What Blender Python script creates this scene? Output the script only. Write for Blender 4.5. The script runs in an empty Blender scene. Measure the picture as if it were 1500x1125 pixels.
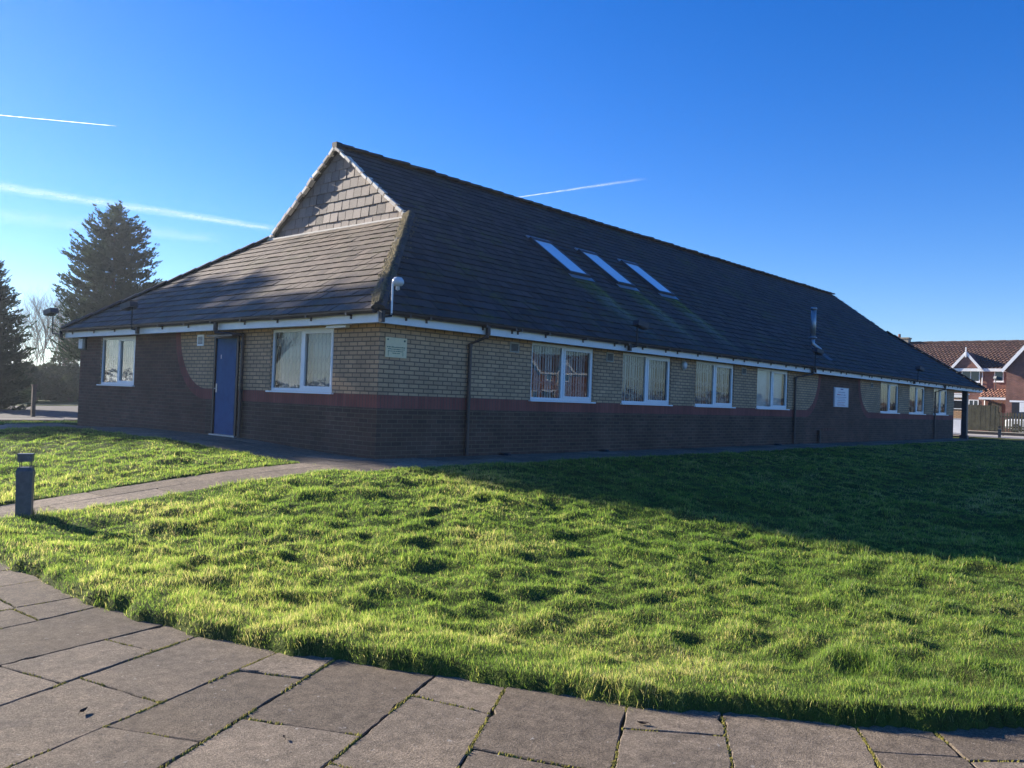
import bpy, math, random
import numpy as np
from mathutils import Vector, Matrix
R_ = math.radians
rng = np.random.default_rng(7)
random.seed(7)
S = bpy.context.scene
COL = S.collection

# ------------------------------------------------------------------ camera, sky, sun, exposure
SUN_EL, SUN_PHI = 20.0, 10.0            # height of the sun; its swing from the building's long-wall normal
CAM = Vector((-9.058, -10.932, 1.06))
cd = bpy.data.cameras.new('camera'); cam = bpy.data.objects.new('camera', cd); COL.objects.link(cam)
right = Vector((0.66157765, -0.74900143, 0.03621963)); down = Vector((0.03715059, -0.01550367, -0.99918941)); fwd = Vector((0.74895583, 0.66238696, 0.01756896))
m = Matrix.Identity(4)
for i in range(3):
    m[i][0], m[i][1], m[i][2], m[i][3] = right[i], -down[i], -fwd[i], CAM[i]
cam.matrix_world = m
cd.sensor_width = 36.0; cd.lens = 1260 / 1500 * 36; cd.clip_start = 0.05; cd.clip_end = 200000
S.camera = cam

W = bpy.data.worlds.new('World'); S.world = W; W.use_nodes = True
wn = W.node_tree.nodes; wl = W.node_tree.links
sky = wn.new('ShaderNodeTexSky'); sky.sky_type = 'NISHITA'; sky.sun_disc = False
sky.sun_elevation = R_(SUN_EL); sky.sun_rotation = R_(-SUN_PHI)
sky.altitude = 0; sky.air_density = 1.0; sky.dust_density = 0.05; sky.ozone_density = 2.6
hs = wn.new('ShaderNodeHueSaturation'); hs.inputs['Saturation'].default_value = 1.27; hs.inputs['Hue'].default_value = .512
clr = wn.new('ShaderNodeMix'); clr.data_type = 'RGBA'; clr.blend_type = 'MULTIPLY'; clr.inputs[0].default_value = 1.0; clr.inputs[7].default_value = (.84, .95, 1.16, 1)   # clear cold winter air
wl.new(sky.outputs[0], clr.inputs[6]); wl.new(clr.outputs[2], hs.inputs['Color'])
bg = wn['Background']; wl.new(hs.outputs[0], bg.inputs[0]); bg.inputs[1].default_value = 0.070

sl = bpy.data.lights.new('sun', 'SUN'); sun = bpy.data.objects.new('sun', sl); COL.objects.link(sun)
sl.energy = 5.0; sl.angle = R_(0.53); sl.color = (1.0, 0.915, 0.79)
ce = math.cos(R_(SUN_EL))
SUN_TO = Vector((-math.sin(R_(SUN_PHI)) * ce, math.cos(R_(SUN_PHI)) * ce, math.sin(R_(SUN_EL))))
sun.rotation_euler = SUN_TO.to_track_quat('Z', 'Y').to_euler()
S.view_settings.view_transform = 'Standard'; S.view_settings.look = 'None'
S.view_settings.gamma = 1.0; S.view_settings.exposure = 1.36
S.render.engine = 'CYCLES'
S.cycles.max_bounces = 8; S.cycles.transparent_max_bounces = 16; S.cycles.diffuse_bounces = 3
S.cycles.glossy_bounces = 3; S.cycles.use_denoising = True; S.cycles.caustics_reflective = False; S.cycles.caustics_refractive = False

# ------------------------------------------------------------------ materials
class NT:
    def __init__(s, name):
        s.m = bpy.data.materials.new(name); s.m.use_nodes = True
        s.n = s.m.node_tree.nodes; s.l = s.m.node_tree.links
        s.p = s.n['Principled BSDF']; s.out = s.n['Material Output']; s._c = None
    def node(s, t, **kw):
        n = s.n.new(t)
        for k, v in kw.items():
            if hasattr(n, k): setattr(n, k, v)
        return n
    def set(s, n, key, v):
        if isinstance(v, bpy.types.NodeSocket): s.l.new(v, n.inputs[key])
        else: n.inputs[key].default_value = v
    def co(s, kind='Object'):
        if s._c is None: s._c = s.node('ShaderNodeTexCoord')
        return s._c.outputs[kind]
    def noise(s, scale, detail=4, rough=.6, vec=None, dist=0.0):
        n = s.node('ShaderNodeTexNoise'); s.l.new(vec or s.co(), n.inputs['Vector'])
        n.inputs['Scale'].default_value = scale; n.inputs['Detail'].default_value = detail
        n.inputs['Roughness'].default_value = rough; n.inputs['Distortion'].default_value = dist
        return n.outputs['Fac']
    def ramp(s, fac, stops):
        r = s.node('ShaderNodeValToRGB'); s.l.new(fac, r.inputs[0])
        e = r.color_ramp.elements
        while len(e) < len(stops): e.new(.5)
        for el, (p, c) in zip(e, stops):
            el.position = p; el.color = (*c, 1) if len(c) == 3 else c
        return r.outputs[0]
    def mix(s, fac, a, b, mode='MIX'):
        n = s.node('ShaderNodeMix', data_type='RGBA', blend_type=mode)
        for key, v in ((0, fac), (6, a), (7, b)):
            if isinstance(v, bpy.types.NodeSocket): s.l.new(v, n.inputs[key])
            elif key == 0: n.inputs[0].default_value = v
            else: n.inputs[key].default_value = (*v, 1)
        return n.outputs[2]
    def math(s, op, a, b=0.0, c=0.0, clamp=False):
        n = s.node('ShaderNodeMath', operation=op, use_clamp=clamp)
        for i, v in enumerate((a, b, c)):
            if isinstance(v, bpy.types.NodeSocket): s.l.new(v, n.inputs[i])
            else: n.inputs[i].default_value = v
        return n.outputs[0]
    def attr(s, name):
        n = s.node('ShaderNodeAttribute', attribute_name=name); return n
    def bump(s, h, strength=.3, dist=.01):
        n = s.node('ShaderNodeBump'); n.inputs['Strength'].default_value = strength; n.inputs['Distance'].default_value = dist
        s.l.new(h, n.inputs['Height']); s.l.new(n.outputs[0], s.p.inputs['Normal'])
    def base(s, c, rough=.7, spec=.5, metal=0.0):
        s.set(s.p, 'Base Color', c if isinstance(c, bpy.types.NodeSocket) else (*c, 1))
        s.set(s.p, 'Roughness', rough); s.p.inputs['Specular IOR Level'].default_value = spec; s.p.inputs['Metallic'].default_value = metal
        return s.m

def plain(name, c, rough=.6, var=.25, scale=6, spec=.4, metal=0.0, bump=0.0, bscale=40):
    t = NT(name)
    c2 = tuple(x * (1 - var) for x in c); c3 = tuple(min(x * (1 + var * .6), 1) for x in c)
    col = t.ramp(t.noise(scale, 6, .65), [(.3, c2), (.55, c), (.8, c3)])
    if bump: t.bump(t.noise(bscale, 4, .6), bump, .01)
    return t.base(col, rough, spec, metal)

def brick(name, c1, c2, mortar, bw=.225, bh=.075, ms=.011, offset=.5, stain=.35, bump=.5):
    t = NT(name); uv = t.co('UV')
    b = t.node('ShaderNodeTexBrick', offset=offset); t.l.new(uv, b.inputs['Vector'])
    for k, v in (('Scale', 1.0), ('Mortar Size', ms), ('Mortar Smooth', .15), ('Bias', 0.0), ('Brick Width', bw), ('Row Height', bh)):
        b.inputs[k].default_value = v
    b.inputs['Color1'].default_value = (*c1, 1); b.inputs['Color2'].default_value = (*c2, 1); b.inputs['Mortar'].default_value = (*mortar, 1)
    n = t.noise(1.3, 5, .6); f = t.noise(60, 3, .6)
    lo, hi = 1 - stain, 1 + stain * .5
    col = t.mix(1.0, b.outputs['Color'], t.ramp(n, [(.3, (lo,) * 3), (.7, (hi,) * 3)]), 'MULTIPLY')
    col = t.mix(1.0, col, t.ramp(f, [(.3, (.82,) * 3), (.7, (1.12,) * 3)]), 'MULTIPLY')
    h = t.math('SUBTRACT', t.math('MULTIPLY', f, .35), b.outputs['Fac'])
    t.bump(h, bump, .006)
    return t.base(col, .88, .25)

M = {}
M['buff'] = brick('buff_brick', (.70, .435, .245), (.54, .335, .195), (.22, .15, .105), stain=.22)
M['dark'] = brick('dark_brick', (.165, .088, .060), (.100, .058, .043), (.23, .165, .105), ms=.006, stain=.3)
M['brown'] = brick('brown_brick', (.20, .096, .064), (.13, .067, .048), (.23, .155, .10), ms=.006, stain=.3)
M['band'] = brick('red_soldier_brick', (.36, .115, .088), (.27, .088, .07), (.19, .105, .085), bw=.075, bh=.225, ms=.007, offset=0, stain=.25)
M['house_brick'] = brick('house_red_brick', (.30, .135, .095), (.22, .10, .075), (.25, .19, .16), ms=.008, stain=.3)
M['white'] = plain('white_upvc', (.88, .88, .88), .35, .05, 4, .5)
M['fascia'] = plain('white_fascia_board', (.88, .88, .88), .45, .08, 3, .4)
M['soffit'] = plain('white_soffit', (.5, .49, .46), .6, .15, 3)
M['gutter'] = plain('brown_plastic_gutter', (.060, .040, .036), .42, .25, 5, .5)
M['blue_door'] = plain('blue_painted_steel', (.022, .112, .26), .6, .2, 5, .12, bump=.05)
M['black'] = plain('black_paint', (.02, .02, .022), .5, .2)
M['steel'] = plain('galvanised_steel', (.42, .43, .44), .48, .15, 12, .5, .85)
M['concrete'] = plain('pale_concrete', (.40, .37, .33), .9, .2, 4, .2, bump=.2)
M['dark_metal'] = plain('dark_grey_metal', (.06, .065, .075), .5, .3, 8)
M['vent'] = plain('vent_buff_plastic', (.42, .36, .28), .6, .15)
M['vent_dark'] = plain('vent_louvre', (.075, .07, .065), .7, .2)
M['plaque'] = plain('cream_plaque', (.86, .70, .42), .4, .10, 10)
M['plaque_ink'] = plain('green_lettering', (.06, .11, .08), .6, .1)
M['sign_white'] = plain('white_sign_face', (.74, .76, .82), .35, .05)
M['sign_frame'] = plain('grey_sign_frame', (.36, .37, .42), .4, .1)
M['ink_blue'] = plain('blue_lettering', (.03, .06, .30), .5, .1)
M['ink_red'] = plain('red_lettering', (.45, .16, .22), .5, .1)
M['ink_grey'] = plain('grey_lettering', (.30, .33, .45), .5, .1)
M['blind'] = plain('blind_fabric', (.82, .83, .78), .85, .08, 3, .1)
M['grille'] = plain('grille_white_steel', (.60, .61, .60), .5, .1)
M['room'] = plain('room_wall', (.30, .28, .26), .9, .1)
M['kerb_shadow'] = plain('kerb_shadow_black', (.022, .02, .022), .6, .2)
M['bark'] = plain('bark', (.075, .052, .038), .9, .4, 5, .2, bump=.6, bscale=25)
M['twig'] = plain('bare_twig', (.17, .115, .085), .9, .35, 3, .2)
M['post_wood'] = plain('weathered_wood_post', (.12, .095, .07), .85, .3, 6, .2, bump=.3)
M['fence_wood'] = plain('green_brown_fence_wood', (.085, .08, .05), .85, .4, 2.5, .2, bump=.2)
M['tarmac'] = plain('tarmac', (.095, .085, .08), .9, .25, 3, .25, bump=.3, bscale=120)
M['pavement_pale'] = plain('pale_pavement', (.42, .38, .32), .9, .18, 2, .2)
M['house_tile_cap'] = plain('ridge_tile', (.10, .06, .045), .85, .3, 6)
M['chimney'] = plain('pale_chimney_brick', (.35, .30, .22), .9, .2, 8)
M['car'] = plain('white_car_paint', (.78, .79, .80), .22, .02, 2, .6)
M['tyre'] = plain('tyre_rubber', (.02, .02, .02), .8, .2)
M['rim'] = plain('alloy_rim', (.5, .5, .52), .3, .1, 5, .5, .8)
M['bulb'] = plain('lamp_lens', (.62, .64, .66), .25, .08, 8, .6)
M['alarm_white'] = plain('alarm_box_white', (.72, .73, .74), .4, .05)
M['terracotta'] = plain('small_roof_tile', (.20, .085, .055), .85, .4, 8)

def glass_mat(name, tint, boost=.10, ior=1.5):
    t = NT(name)
    tr = t.node('ShaderNodeBsdfTransparent'); tr.inputs[0].default_value = (*tint, 1)
    gl = t.node('ShaderNodeBsdfGlossy'); gl.inputs['Roughness'].default_value = .015
    b = t.node('ShaderNodeBump'); b.inputs['Strength'].default_value = .02; b.inputs['Distance'].default_value = .02
    t.l.new(t.noise(2.2, 1, .4), b.inputs['Height']); t.l.new(b.outputs[0], gl.inputs['Normal'])
    fr = t.node('ShaderNodeFresnel'); fr.inputs['IOR'].default_value = ior
    fac = t.math('ADD', t.math('MULTIPLY', fr.outputs[0], 1.1), boost, clamp=True)
    mx = t.node('ShaderNodeMixShader'); t.l.new(fac, mx.inputs[0]); t.l.new(tr.outputs[0], mx.inputs[1]); t.l.new(gl.outputs[0], mx.inputs[2])
    t.l.new(mx.outputs[0], t.out.inputs[0])
    return t.m
M['glass'] = glass_mat('window_glass', (.92, .96, .95), .0)
M['dark_glass'] = plain('dark_glass', (.03, .035, .04), .06, .05, 2, .8)
M['roof_glass'] = plain('roof_glass_painted_sky', (.86, .89, .92), .06, .05, 2, 1.0)  # near-white base colour stands in for sky reflected in the panes

def tile_mat(name, c, moss=0.0, pale=(.2, .17, .14), rough=.75, streaks=None):
    """Concrete roof tile: per-tile tint, lichen speckle, optional moss; streaks = [(x, y_top, run, halfwidth)] of green run-off."""
    t = NT(name)
    tint = t.attr('tint').outputs['Fac']
    col = t.mix(tint, tuple(x * .60 for x in c), tuple(min(1, x * 1.45) for x in c))
    big = t.noise(.55, 5, .65); fine = t.noise(9, 6, .7); sp = t.noise(38, 3, .6)
    col = t.mix(t.ramp(big, [(.42, (0,) * 3), (.72, (.65,) * 3)]), col, pale)
    col = t.mix(t.ramp(sp, [(.60, (0,) * 3), (.72, (.55,) * 3)]), col, tuple(min(1, x * 2.1) for x in pale))
    if moss:
        mk = t.math('MULTIPLY', t.ramp(t.noise(1.1, 6, .75), [(.52, (0,) * 3), (.66, (1,) * 3)]), t.ramp(fine, [(.4, (0,) * 3), (.6, (1,) * 3)]))
        col = t.mix(t.math('MULTIPLY', mk, moss), col, (.075, .085, .022))
    if streaks:
        sep = t.node('ShaderNodeSeparateXYZ'); t.l.new(t.co(), sep.inputs[0])
        X, Y = sep.outputs[0], sep.outputs[1]
        wob = t.math('MULTIPLY', t.math('SUBTRACT', t.noise(1.7, 3, .6), .5), .5)
        for (sx, sy, run, hw, colr, amt) in streaks:
            dx = t.math('ABSOLUTE', t.math('SUBTRACT', t.math('ADD', X, wob), sx))
            side = t.ramp(t.math('DIVIDE', dx, hw), [(.45, (1,) * 3), (1.0, (0,) * 3)])
            dn = t.math('DIVIDE', t.math('SUBTRACT', sy, Y), run)
            along = t.ramp(dn, [(0.0, (0,) * 3), (.03, (1,) * 3), (.45, (.75,) * 3), (1.0, (0,) * 3)])
            brk = t.ramp(fine, [(.30, (.1,) * 3), (.62, (1,) * 3)])
            k = t.math('MULTIPLY', t.math('MULTIPLY', side, along), t.math('MULTIPLY', brk, amt))
            col = t.mix(k, col, colr)
    t.bump(fine, .25, .006)
    return t.base(col, rough, .35)
SKYL = [(7.98, 2.0), (10.08, 2.0), (12.12, 2.0)]
streaks = []
for (sx, sy) in SKYL:
    streaks.append((sx + .05, sy, 2.1, .62, (.085, .110, .018), 1.0))
    streaks.append((sx + .3, sy, 2.3, .14, (.15, .20, .02), 1.0))
    streaks.append((sx + .1, sy - .6, 1.75, .42, (.20, .21, .20), .6))
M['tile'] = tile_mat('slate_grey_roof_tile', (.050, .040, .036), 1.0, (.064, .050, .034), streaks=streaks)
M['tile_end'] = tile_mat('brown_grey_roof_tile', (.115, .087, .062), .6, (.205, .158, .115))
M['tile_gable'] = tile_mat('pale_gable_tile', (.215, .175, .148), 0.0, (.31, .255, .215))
M['ridge'] = tile_mat('ridge_cap_tile', (.060, .052, .048), .9, (.11, .10, .07))
M['verge'] = tile_mat('verge_mortar', (.72, .64, .54), .0, (.8, .72, .62))
M['house_tile'] = tile_mat('brown_pantile', (.125, .070, .050), .2, (.18, .11, .075))
M['porch_tile'] = tile_mat('terracotta_pantile', (.34, .16, .10), 0, (.48, .33, .25))
M['lichen'] = plain('yellow_green_lichen', (.20, .165, .095), .95, .5, 12, .1, bump=.5, bscale=60)
M['moss'] = plain('joint_moss', (.30, .26, .06), .95, .45, 10, .1, bump=.5, bscale=80)

def leaf_mat(name, c1, c2, trans=.35, scale=.8, rough=.6):
    t = NT(name)
    col = t.ramp(t.noise(scale, 5, .7), [(.32, c1), (.7, c2)])
    d = t.node('ShaderNodeBsdfDiffuse'); tr = t.node('ShaderNodeBsdfTranslucent')
    t.l.new(col, d.inputs[0]); t.l.new(col, tr.inputs[0])
    mx = t.node('ShaderNodeMixShader'); mx.inputs[0].default_value = trans
    t.l.new(d.outputs[0], mx.inputs[1]); t.l.new(tr.outputs[0], mx.inputs[2]); t.l.new(mx.outputs[0], t.out.inputs[0])
    return t.m
M['conifer'] = leaf_mat('conifer_needles', (.032, .052, .030), (.065, .092, .050), .35)
M['conifer_brown'] = leaf_mat('conifer_needles_dry', (.055, .045, .028), (.085, .075, .042), .25)
M['hedge'] = leaf_mat('hedge_leaves', (.045, .058, .030), (.085, .10, .05), .35)
M['brown_leaf'] = leaf_mat('winter_brown_leaves', (.12, .085, .055), (.18, .13, .085), .35)

M['far_twigs'] = leaf_mat('far_winter_twigs', (.11, .085, .07), (.17, .135, .11), .3)
def grass_mat():
    t = NT('grass_blades')
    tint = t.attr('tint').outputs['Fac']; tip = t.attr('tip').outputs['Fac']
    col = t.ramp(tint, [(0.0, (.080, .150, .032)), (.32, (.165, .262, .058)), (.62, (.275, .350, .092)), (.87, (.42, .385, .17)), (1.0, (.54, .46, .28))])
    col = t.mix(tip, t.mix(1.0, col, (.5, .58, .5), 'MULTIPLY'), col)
    d = t.node('ShaderNodeBsdfDiffuse'); tr = t.node('ShaderNodeBsdfTranslucent'); g = t.node('ShaderNodeBsdfGlossy')
    t.l.new(col, d.inputs[0]); t.l.new(t.mix(1.0, col, (2.0, 1.95, 1.2), 'MULTIPLY'), tr.inputs[0])
    g.inputs['Roughness'].default_value = .5; g.inputs[0].default_value = (.75, .85, .5, 1)
    mx = t.node('ShaderNodeMixShader'); mx.inputs[0].default_value = .60
    t.l.new(d.outputs[0], mx.inputs[1]); t.l.new(tr.outputs[0], mx.inputs[2])
    m2 = t.node('ShaderNodeMixShader'); m2.inputs[0].default_value = .03
    t.l.new(mx.outputs[0], m2.inputs[1]); t.l.new(g.outputs[0], m2.inputs[2]); t.l.new(m2.outputs[0], t.out.inputs[0])
    return t.m
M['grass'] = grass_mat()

def ground_mat():
    t = NT('lawn_soil_and_turf')
    a = t.noise(.35, 6, .7); b = t.noise(7, 5, .7); c = t.noise(60, 3, .6)
    col = t.ramp(b, [(.3, (.035, .045, .012)), (.55, (.070, .098, .018)), (.8, (.115, .125, .032))])
    col = t.mix(t.ramp(a, [(.4, (0,) * 3), (.7, (.5,) * 3)]), col, (.095, .085, .035))
    t.bump(t.math('ADD', b, c), .6, .03)
    return t.base(col, .95, .1)
M['ground'] = ground_mat()

def slab_mat(name='concrete_paving_slab', k=1.0):
    t = NT(name)
    tint = t.attr('tint').outputs['Fac']
    n1 = t.noise(1.6, 6, .7); n2 = t.noise(14, 6, .75); n3 = t.noise(170, 3, .7); n4 = t.noise(26, 2, .5)
    col = t.mix(tint, tuple(k * v_ for v_ in (.165, .126, .086)), tuple(k * v_ for v_ in (.305, .240, .170)))
    col = t.mix(t.ramp(n1, [(.35, (0,) * 3), (.7, (.65,) * 3)]), col, (.118, .098, .076))
    col = t.mix(1.0, col, t.ramp(n2, [(.3, (.58,) * 3), (.7, (1.28,) * 3)]), 'MULTIPLY')
    col = t.mix(1.0, col, t.ramp(n3, [(.32, (.42,) * 3), (.66, (1.42,) * 3)]), 'MULTIPLY')
    col = t.mix(t.ramp(n4, [(.70, (0,) * 3), (.76, (.6,) * 3)]), col, (.40, .37, .32))
    n5 = t.noise(4.5, 5, .7, None, .8)
    col = t.mix(t.ramp(n5, [(.56, (0,) * 3), (.72, (.5,) * 3)]), col, (.085, .072, .062))
    n6 = t.noise(55, 2, .5)
    col = t.mix(t.ramp(n6, [(.70, (0,) * 3), (.74, (.7,) * 3)]), col, (.07, .06, .05))
    n7 = t.noise(78, 4, .75)
    col = t.mix(1.0, col, t.ramp(n7, [(.34, (.62,) * 3), (.64, (1.32,) * 3)]), 'MULTIPLY')
    t.bump(t.math('ADD', t.math('MULTIPLY', n2, .6), t.math('ADD', n3, n7)), .9, .005)
    return t.base(col, .9, .2)
M['slab'] = slab_mat(); M['path_slab'] = slab_mat('pale_path_slab', 1.35)
M['dead_leaf'] = plain('dead_leaf', (.045, .028, .018), .8, .4, 30, .3)
M['joint'] = plain('joint_soil', (.055, .052, .022), .95, .6, 5, .1, bump=.5)

def bollard_mat():
    t = NT('dark_painted_bollard')
    n = t.noise(14, 6, .7); p = t.noise(9, 4, .65)
    col = t.ramp(n, [(.35, (.060, .070, .078)), (.65, (.105, .118, .126))])
    col = t.mix(t.ramp(p, [(.68, (0,) * 3), (.70, (1,) * 3)]), col, (.40, .42, .45))
    t.bump(n, .2, .004)
    return t.base(col, .5, .4)
M['bollard'] = bollard_mat()

def contrail_mat():
    t = NT('ice_cloud')
    uvn = t.co('UV'); sep = t.node('ShaderNodeSeparateXYZ'); t.l.new(uvn, sep.inputs[0])
    v = t.math('ABSOLUTE', t.math('SUBTRACT', sep.outputs[1], .5))
    edge = t.ramp(v, [(0.0, (1,) * 3), (.14, (.78,) * 3), (.32, (.28,) * 3), (.5, (0,) * 3)])
    mp = t.node('ShaderNodeMapping'); t.l.new(uvn, mp.inputs[0]); mp.inputs['Scale'].default_value = (.5, .9, 1)
    wisp = t.ramp(t.noise(4, 7, .7, mp.outputs[0], 1.2), [(.32, (.06,) * 3), (.68, (1,) * 3)])
    dens = t.attr('veil').outputs['Fac']
    fac = t.math('MULTIPLY', t.math('MULTIPLY', edge, wisp), dens, clamp=True)
    d = t.node('ShaderNodeBsdfDiffuse'); tr = t.node('ShaderNodeBsdfTranslucent'); tp = t.node('ShaderNodeBsdfTransparent')
    for q in (d, tr): q.inputs[0].default_value = (.95, .95, .97, 1)
    a = t.node('ShaderNodeAddShader'); t.l.new(d.outputs[0], a.inputs[0]); t.l.new(tr.outputs[0], a.inputs[1])
    mx = t.node('ShaderNodeMixShader'); t.l.new(fac, mx.inputs[0]); t.l.new(tp.outputs[0], mx.inputs[1]); t.l.new(a.outputs[0], mx.inputs[2])
    t.l.new(mx.outputs[0], t.out.inputs[0])
    return t.m
M['contrail'] = contrail_mat()

# ------------------------------------------------------------------ mesh helpers
class MB:
    def __init__(s): s.v = []; s.f = []; s.m = []; s.uv = []; s.t = []
    def face(s, pts, mat=0, uv=None, tint=.5):
        b = len(s.v); s.v.extend(tuple(p) for p in pts); s.f.append(tuple(range(b, b + len(pts)))); s.m.append(mat)
        s.uv.append(uv or [(0, 0)] * len(pts)); s.t.append(tint)
    def box(s, x0, x1, y0, y1, z0, z1, mat=0, tint=.5):
        b = len(s.v)
        s.v.extend([(x0, y0, z0), (x1, y0, z0), (x1, y1, z0), (x0, y1, z0), (x0, y0, z1), (x1, y0, z1), (x1, y1, z1), (x0, y1, z1)])
        for q in ((0, 3, 2, 1), (4, 5, 6, 7), (0, 1, 5, 4), (1, 2, 6, 5), (2, 3, 7, 6), (3, 0, 4, 7)):
            s.f.append(tuple(b + i for i in q)); s.m.append(mat); s.t.append(tint)
            P = [s.v[b + i] for i in q]
            if q in ((0, 1, 5, 4), (2, 3, 7, 6)): s.uv.append([(p[0], p[2]) for p in P])
            elif q in ((1, 2, 6, 5), (3, 0, 4, 7)): s.uv.append([(p[1], p[2]) for p in P])
            else: s.uv.append([(p[0], p[1]) for p in P])
    def obox(s, c, ax, ay, az, mat=0, tint=.5):
        """box from centre and three half-axis vectors"""
        c, ax, ay, az = map(Vector, (c, ax, ay, az)); b = len(s.v)
        for k in (-1, 1):
            for (i, j) in ((-1, -1), (1, -1), (1, 1), (-1, 1)): s.v.append(tuple(c + ax * i + ay * j + az * k))
        for q in ((0, 3, 2, 1), (4, 5, 6, 7), (0, 1, 5, 4), (1, 2, 6, 5), (2, 3, 7, 6), (3, 0, 4, 7)):
            s.f.append(tuple(b + i for i in q)); s.m.append(mat); s.t.append(tint); s.uv.append([(0, 0)] * 4)
    def tube(s, pts, r, seg=8, mat=0, caps=True):
        pts = [Vector(p) for p in pts]; rs = r if isinstance(r, (list, tuple)) else [r] * len(pts)
        rings = []; prev = None
        for i, p in enumerate(pts):
            d = (pts[min(i + 1, len(pts) - 1)] - pts[max(i - 1, 0)]).normalized()
            a = prev if prev is not None else (Vector((0, 0, 1)) if abs(d.z) < .9 else Vector((1, 0, 0)))
            a = (a - d * a.dot(d)).normalized(); prev = a; bb = d.cross(a)
            b = len(s.v)
            for k in range(seg):
                an = 2 * math.pi * k / seg; s.v.append(tuple(p + (a * math.cos(an) + bb * math.sin(an)) * rs[i]))
            rings.append(b)
        for i in range(len(rings) - 1):
            for k in range(seg):
                k2 = (k + 1) % seg
                s.f.append((rings[i] + k, rings[i] + k2, rings[i + 1] + k2, rings[i + 1] + k)); s.m.append(mat); s.uv.append([(0, 0)] * 4); s.t.append(.5)
        if caps:
            s.f.append(tuple(rings[0] + k for k in reversed(range(seg)))); s.m.append(mat); s.uv.append([(0, 0)] * seg); s.t.append(.5)
            s.f.append(tuple(rings[-1] + k for k in range(seg))); s.m.append(mat); s.uv.append([(0, 0)] * seg); s.t.append(.5)
    def prism(s, poly, off, mat=0, tint=.5):
        """polygon (3-D points) extruded by vector off, closed"""
        n = len(poly); P = [Vector(p) for p in poly]; Q = [p + Vector(off) for p in P]
        s.face(Q, mat, None, tint); s.face(list(reversed(P)), mat, None, tint)
        for i in range(n):
            j = (i + 1) % n; s.face([P[i], P[j], Q[j], Q[i]], mat, None, tint)
    def lathe(s, prof, c=(0, 0, 0), seg=16, mat=0):
        rings = []
        for r, z in prof:
            b = len(s.v); rings.append(b)
            for k in range(seg):
                an = 2 * math.pi * k / seg; s.v.append((c[0] + r * math.cos(an), c[1] + r * math.sin(an), c[2] + z))
        for i in range(len(rings) - 1):
            for k in range(seg):
                k2 = (k + 1) % seg
                s.f.append((rings[i] + k, rings[i] + k2, rings[i + 1] + k2, rings[i + 1] + k)); s.m.append(mat); s.uv.append([(0, 0)] * 4); s.t.append(.5)
    def build(s, name, mats, parent=None, smooth=False, loc=None, rz=0.0):
        me = bpy.data.meshes.new(name); me.from_pydata(s.v, [], s.f)
        for q in (mats if isinstance(mats, (list, tuple)) else [mats]): me.materials.append(q)
        me.polygons.foreach_set('material_index', s.m)
        if any(any(c != (0, 0) for c in u) for u in s.uv):
            l = me.uv_layers.new(name='uv'); l.data.foreach_set('uv', [c for u in s.uv for p in u for c in p])
        at = me.attributes.new('tint', 'FLOAT', 'FACE'); at.data.foreach_set('value', s.t)
        if smooth: me.polygons.foreach_set('use_smooth', [True] * len(s.f))
        me.update()
        o = bpy.data.objects.new(name, me); COL.objects.link(o)
        if parent: o.parent = parent
        if loc: o.location = loc
        o.rotation_euler.z = rz
        return o

def raw(name, verts, faces_flat, counts, mat, parent=None, pattrs=None):
    """fast mesh from numpy arrays"""
    me = bpy.data.meshes.new(name)
    me.vertices.add(len(verts)); me.vertices.foreach_set('co', np.ascontiguousarray(verts, dtype=np.float32).ravel())
    me.loops.add(len(faces_flat)); me.loops.foreach_set('vertex_index', np.ascontiguousarray(faces_flat, dtype=np.int32))
    me.polygons.add(len(counts)); st = np.concatenate([[0], np.cumsum(counts)[:-1]]).astype(np.int32)
    me.polygons.foreach_set('loop_start', st)
    for k, a in (pattrs or {}).items():
        at = me.attributes.new(k, 'FLOAT', 'POINT'); at.data.foreach_set('value', np.ascontiguousarray(a, dtype=np.float32))
    me.materials.append(mat); me.update(calc_edges=True); me.validate()
    o = bpy.data.objects.new(name, me); COL.objects.link(o)
    if parent: o.parent = parent
    return o

def tag(o, label=None, cat=None, group=None, kind=None):
    for k, v in (('label', label), ('category', cat), ('group', group), ('kind', kind)):
        if v: o[k] = v
    return o
def empty(name, loc, label, cat, group=None, rz=0.0):
    o = bpy.data.objects.new(name, None); COL.objects.link(o); o.location = loc; o.rotation_euler.z = rz
    return tag(o, label, cat, group)
def copy_tree(o, parent=None):
    c = o.copy(); COL.objects.link(c)
    if parent: c.parent = parent
    for ch in list(o.children): copy_tree(ch, c)
    return c
def clip_poly(sub, clip):
    """Sutherland-Hodgman; clip is convex, counter-clockwise"""
    out = sub
    for i in range(len(clip)):
        a = clip[i]; b = clip[(i + 1) % len(clip)]; inp = out; out = []
        if not inp: break
        side = lambda p: (b[0] - a[0]) * (p[1] - a[1]) - (b[1] - a[1]) * (p[0] - a[0])
        for j in range(len(inp)):
            p, q = inp[j - 1], inp[j]; sp, sq = side(p), side(q)
            if (sp >= 0) != (sq >= 0):
                k = sp / (sp - sq); out.append((p[0] + (q[0] - p[0]) * k, p[1] + (q[1] - p[1]) * k))
            if sq >= 0: out.append(q)
    return out

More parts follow.
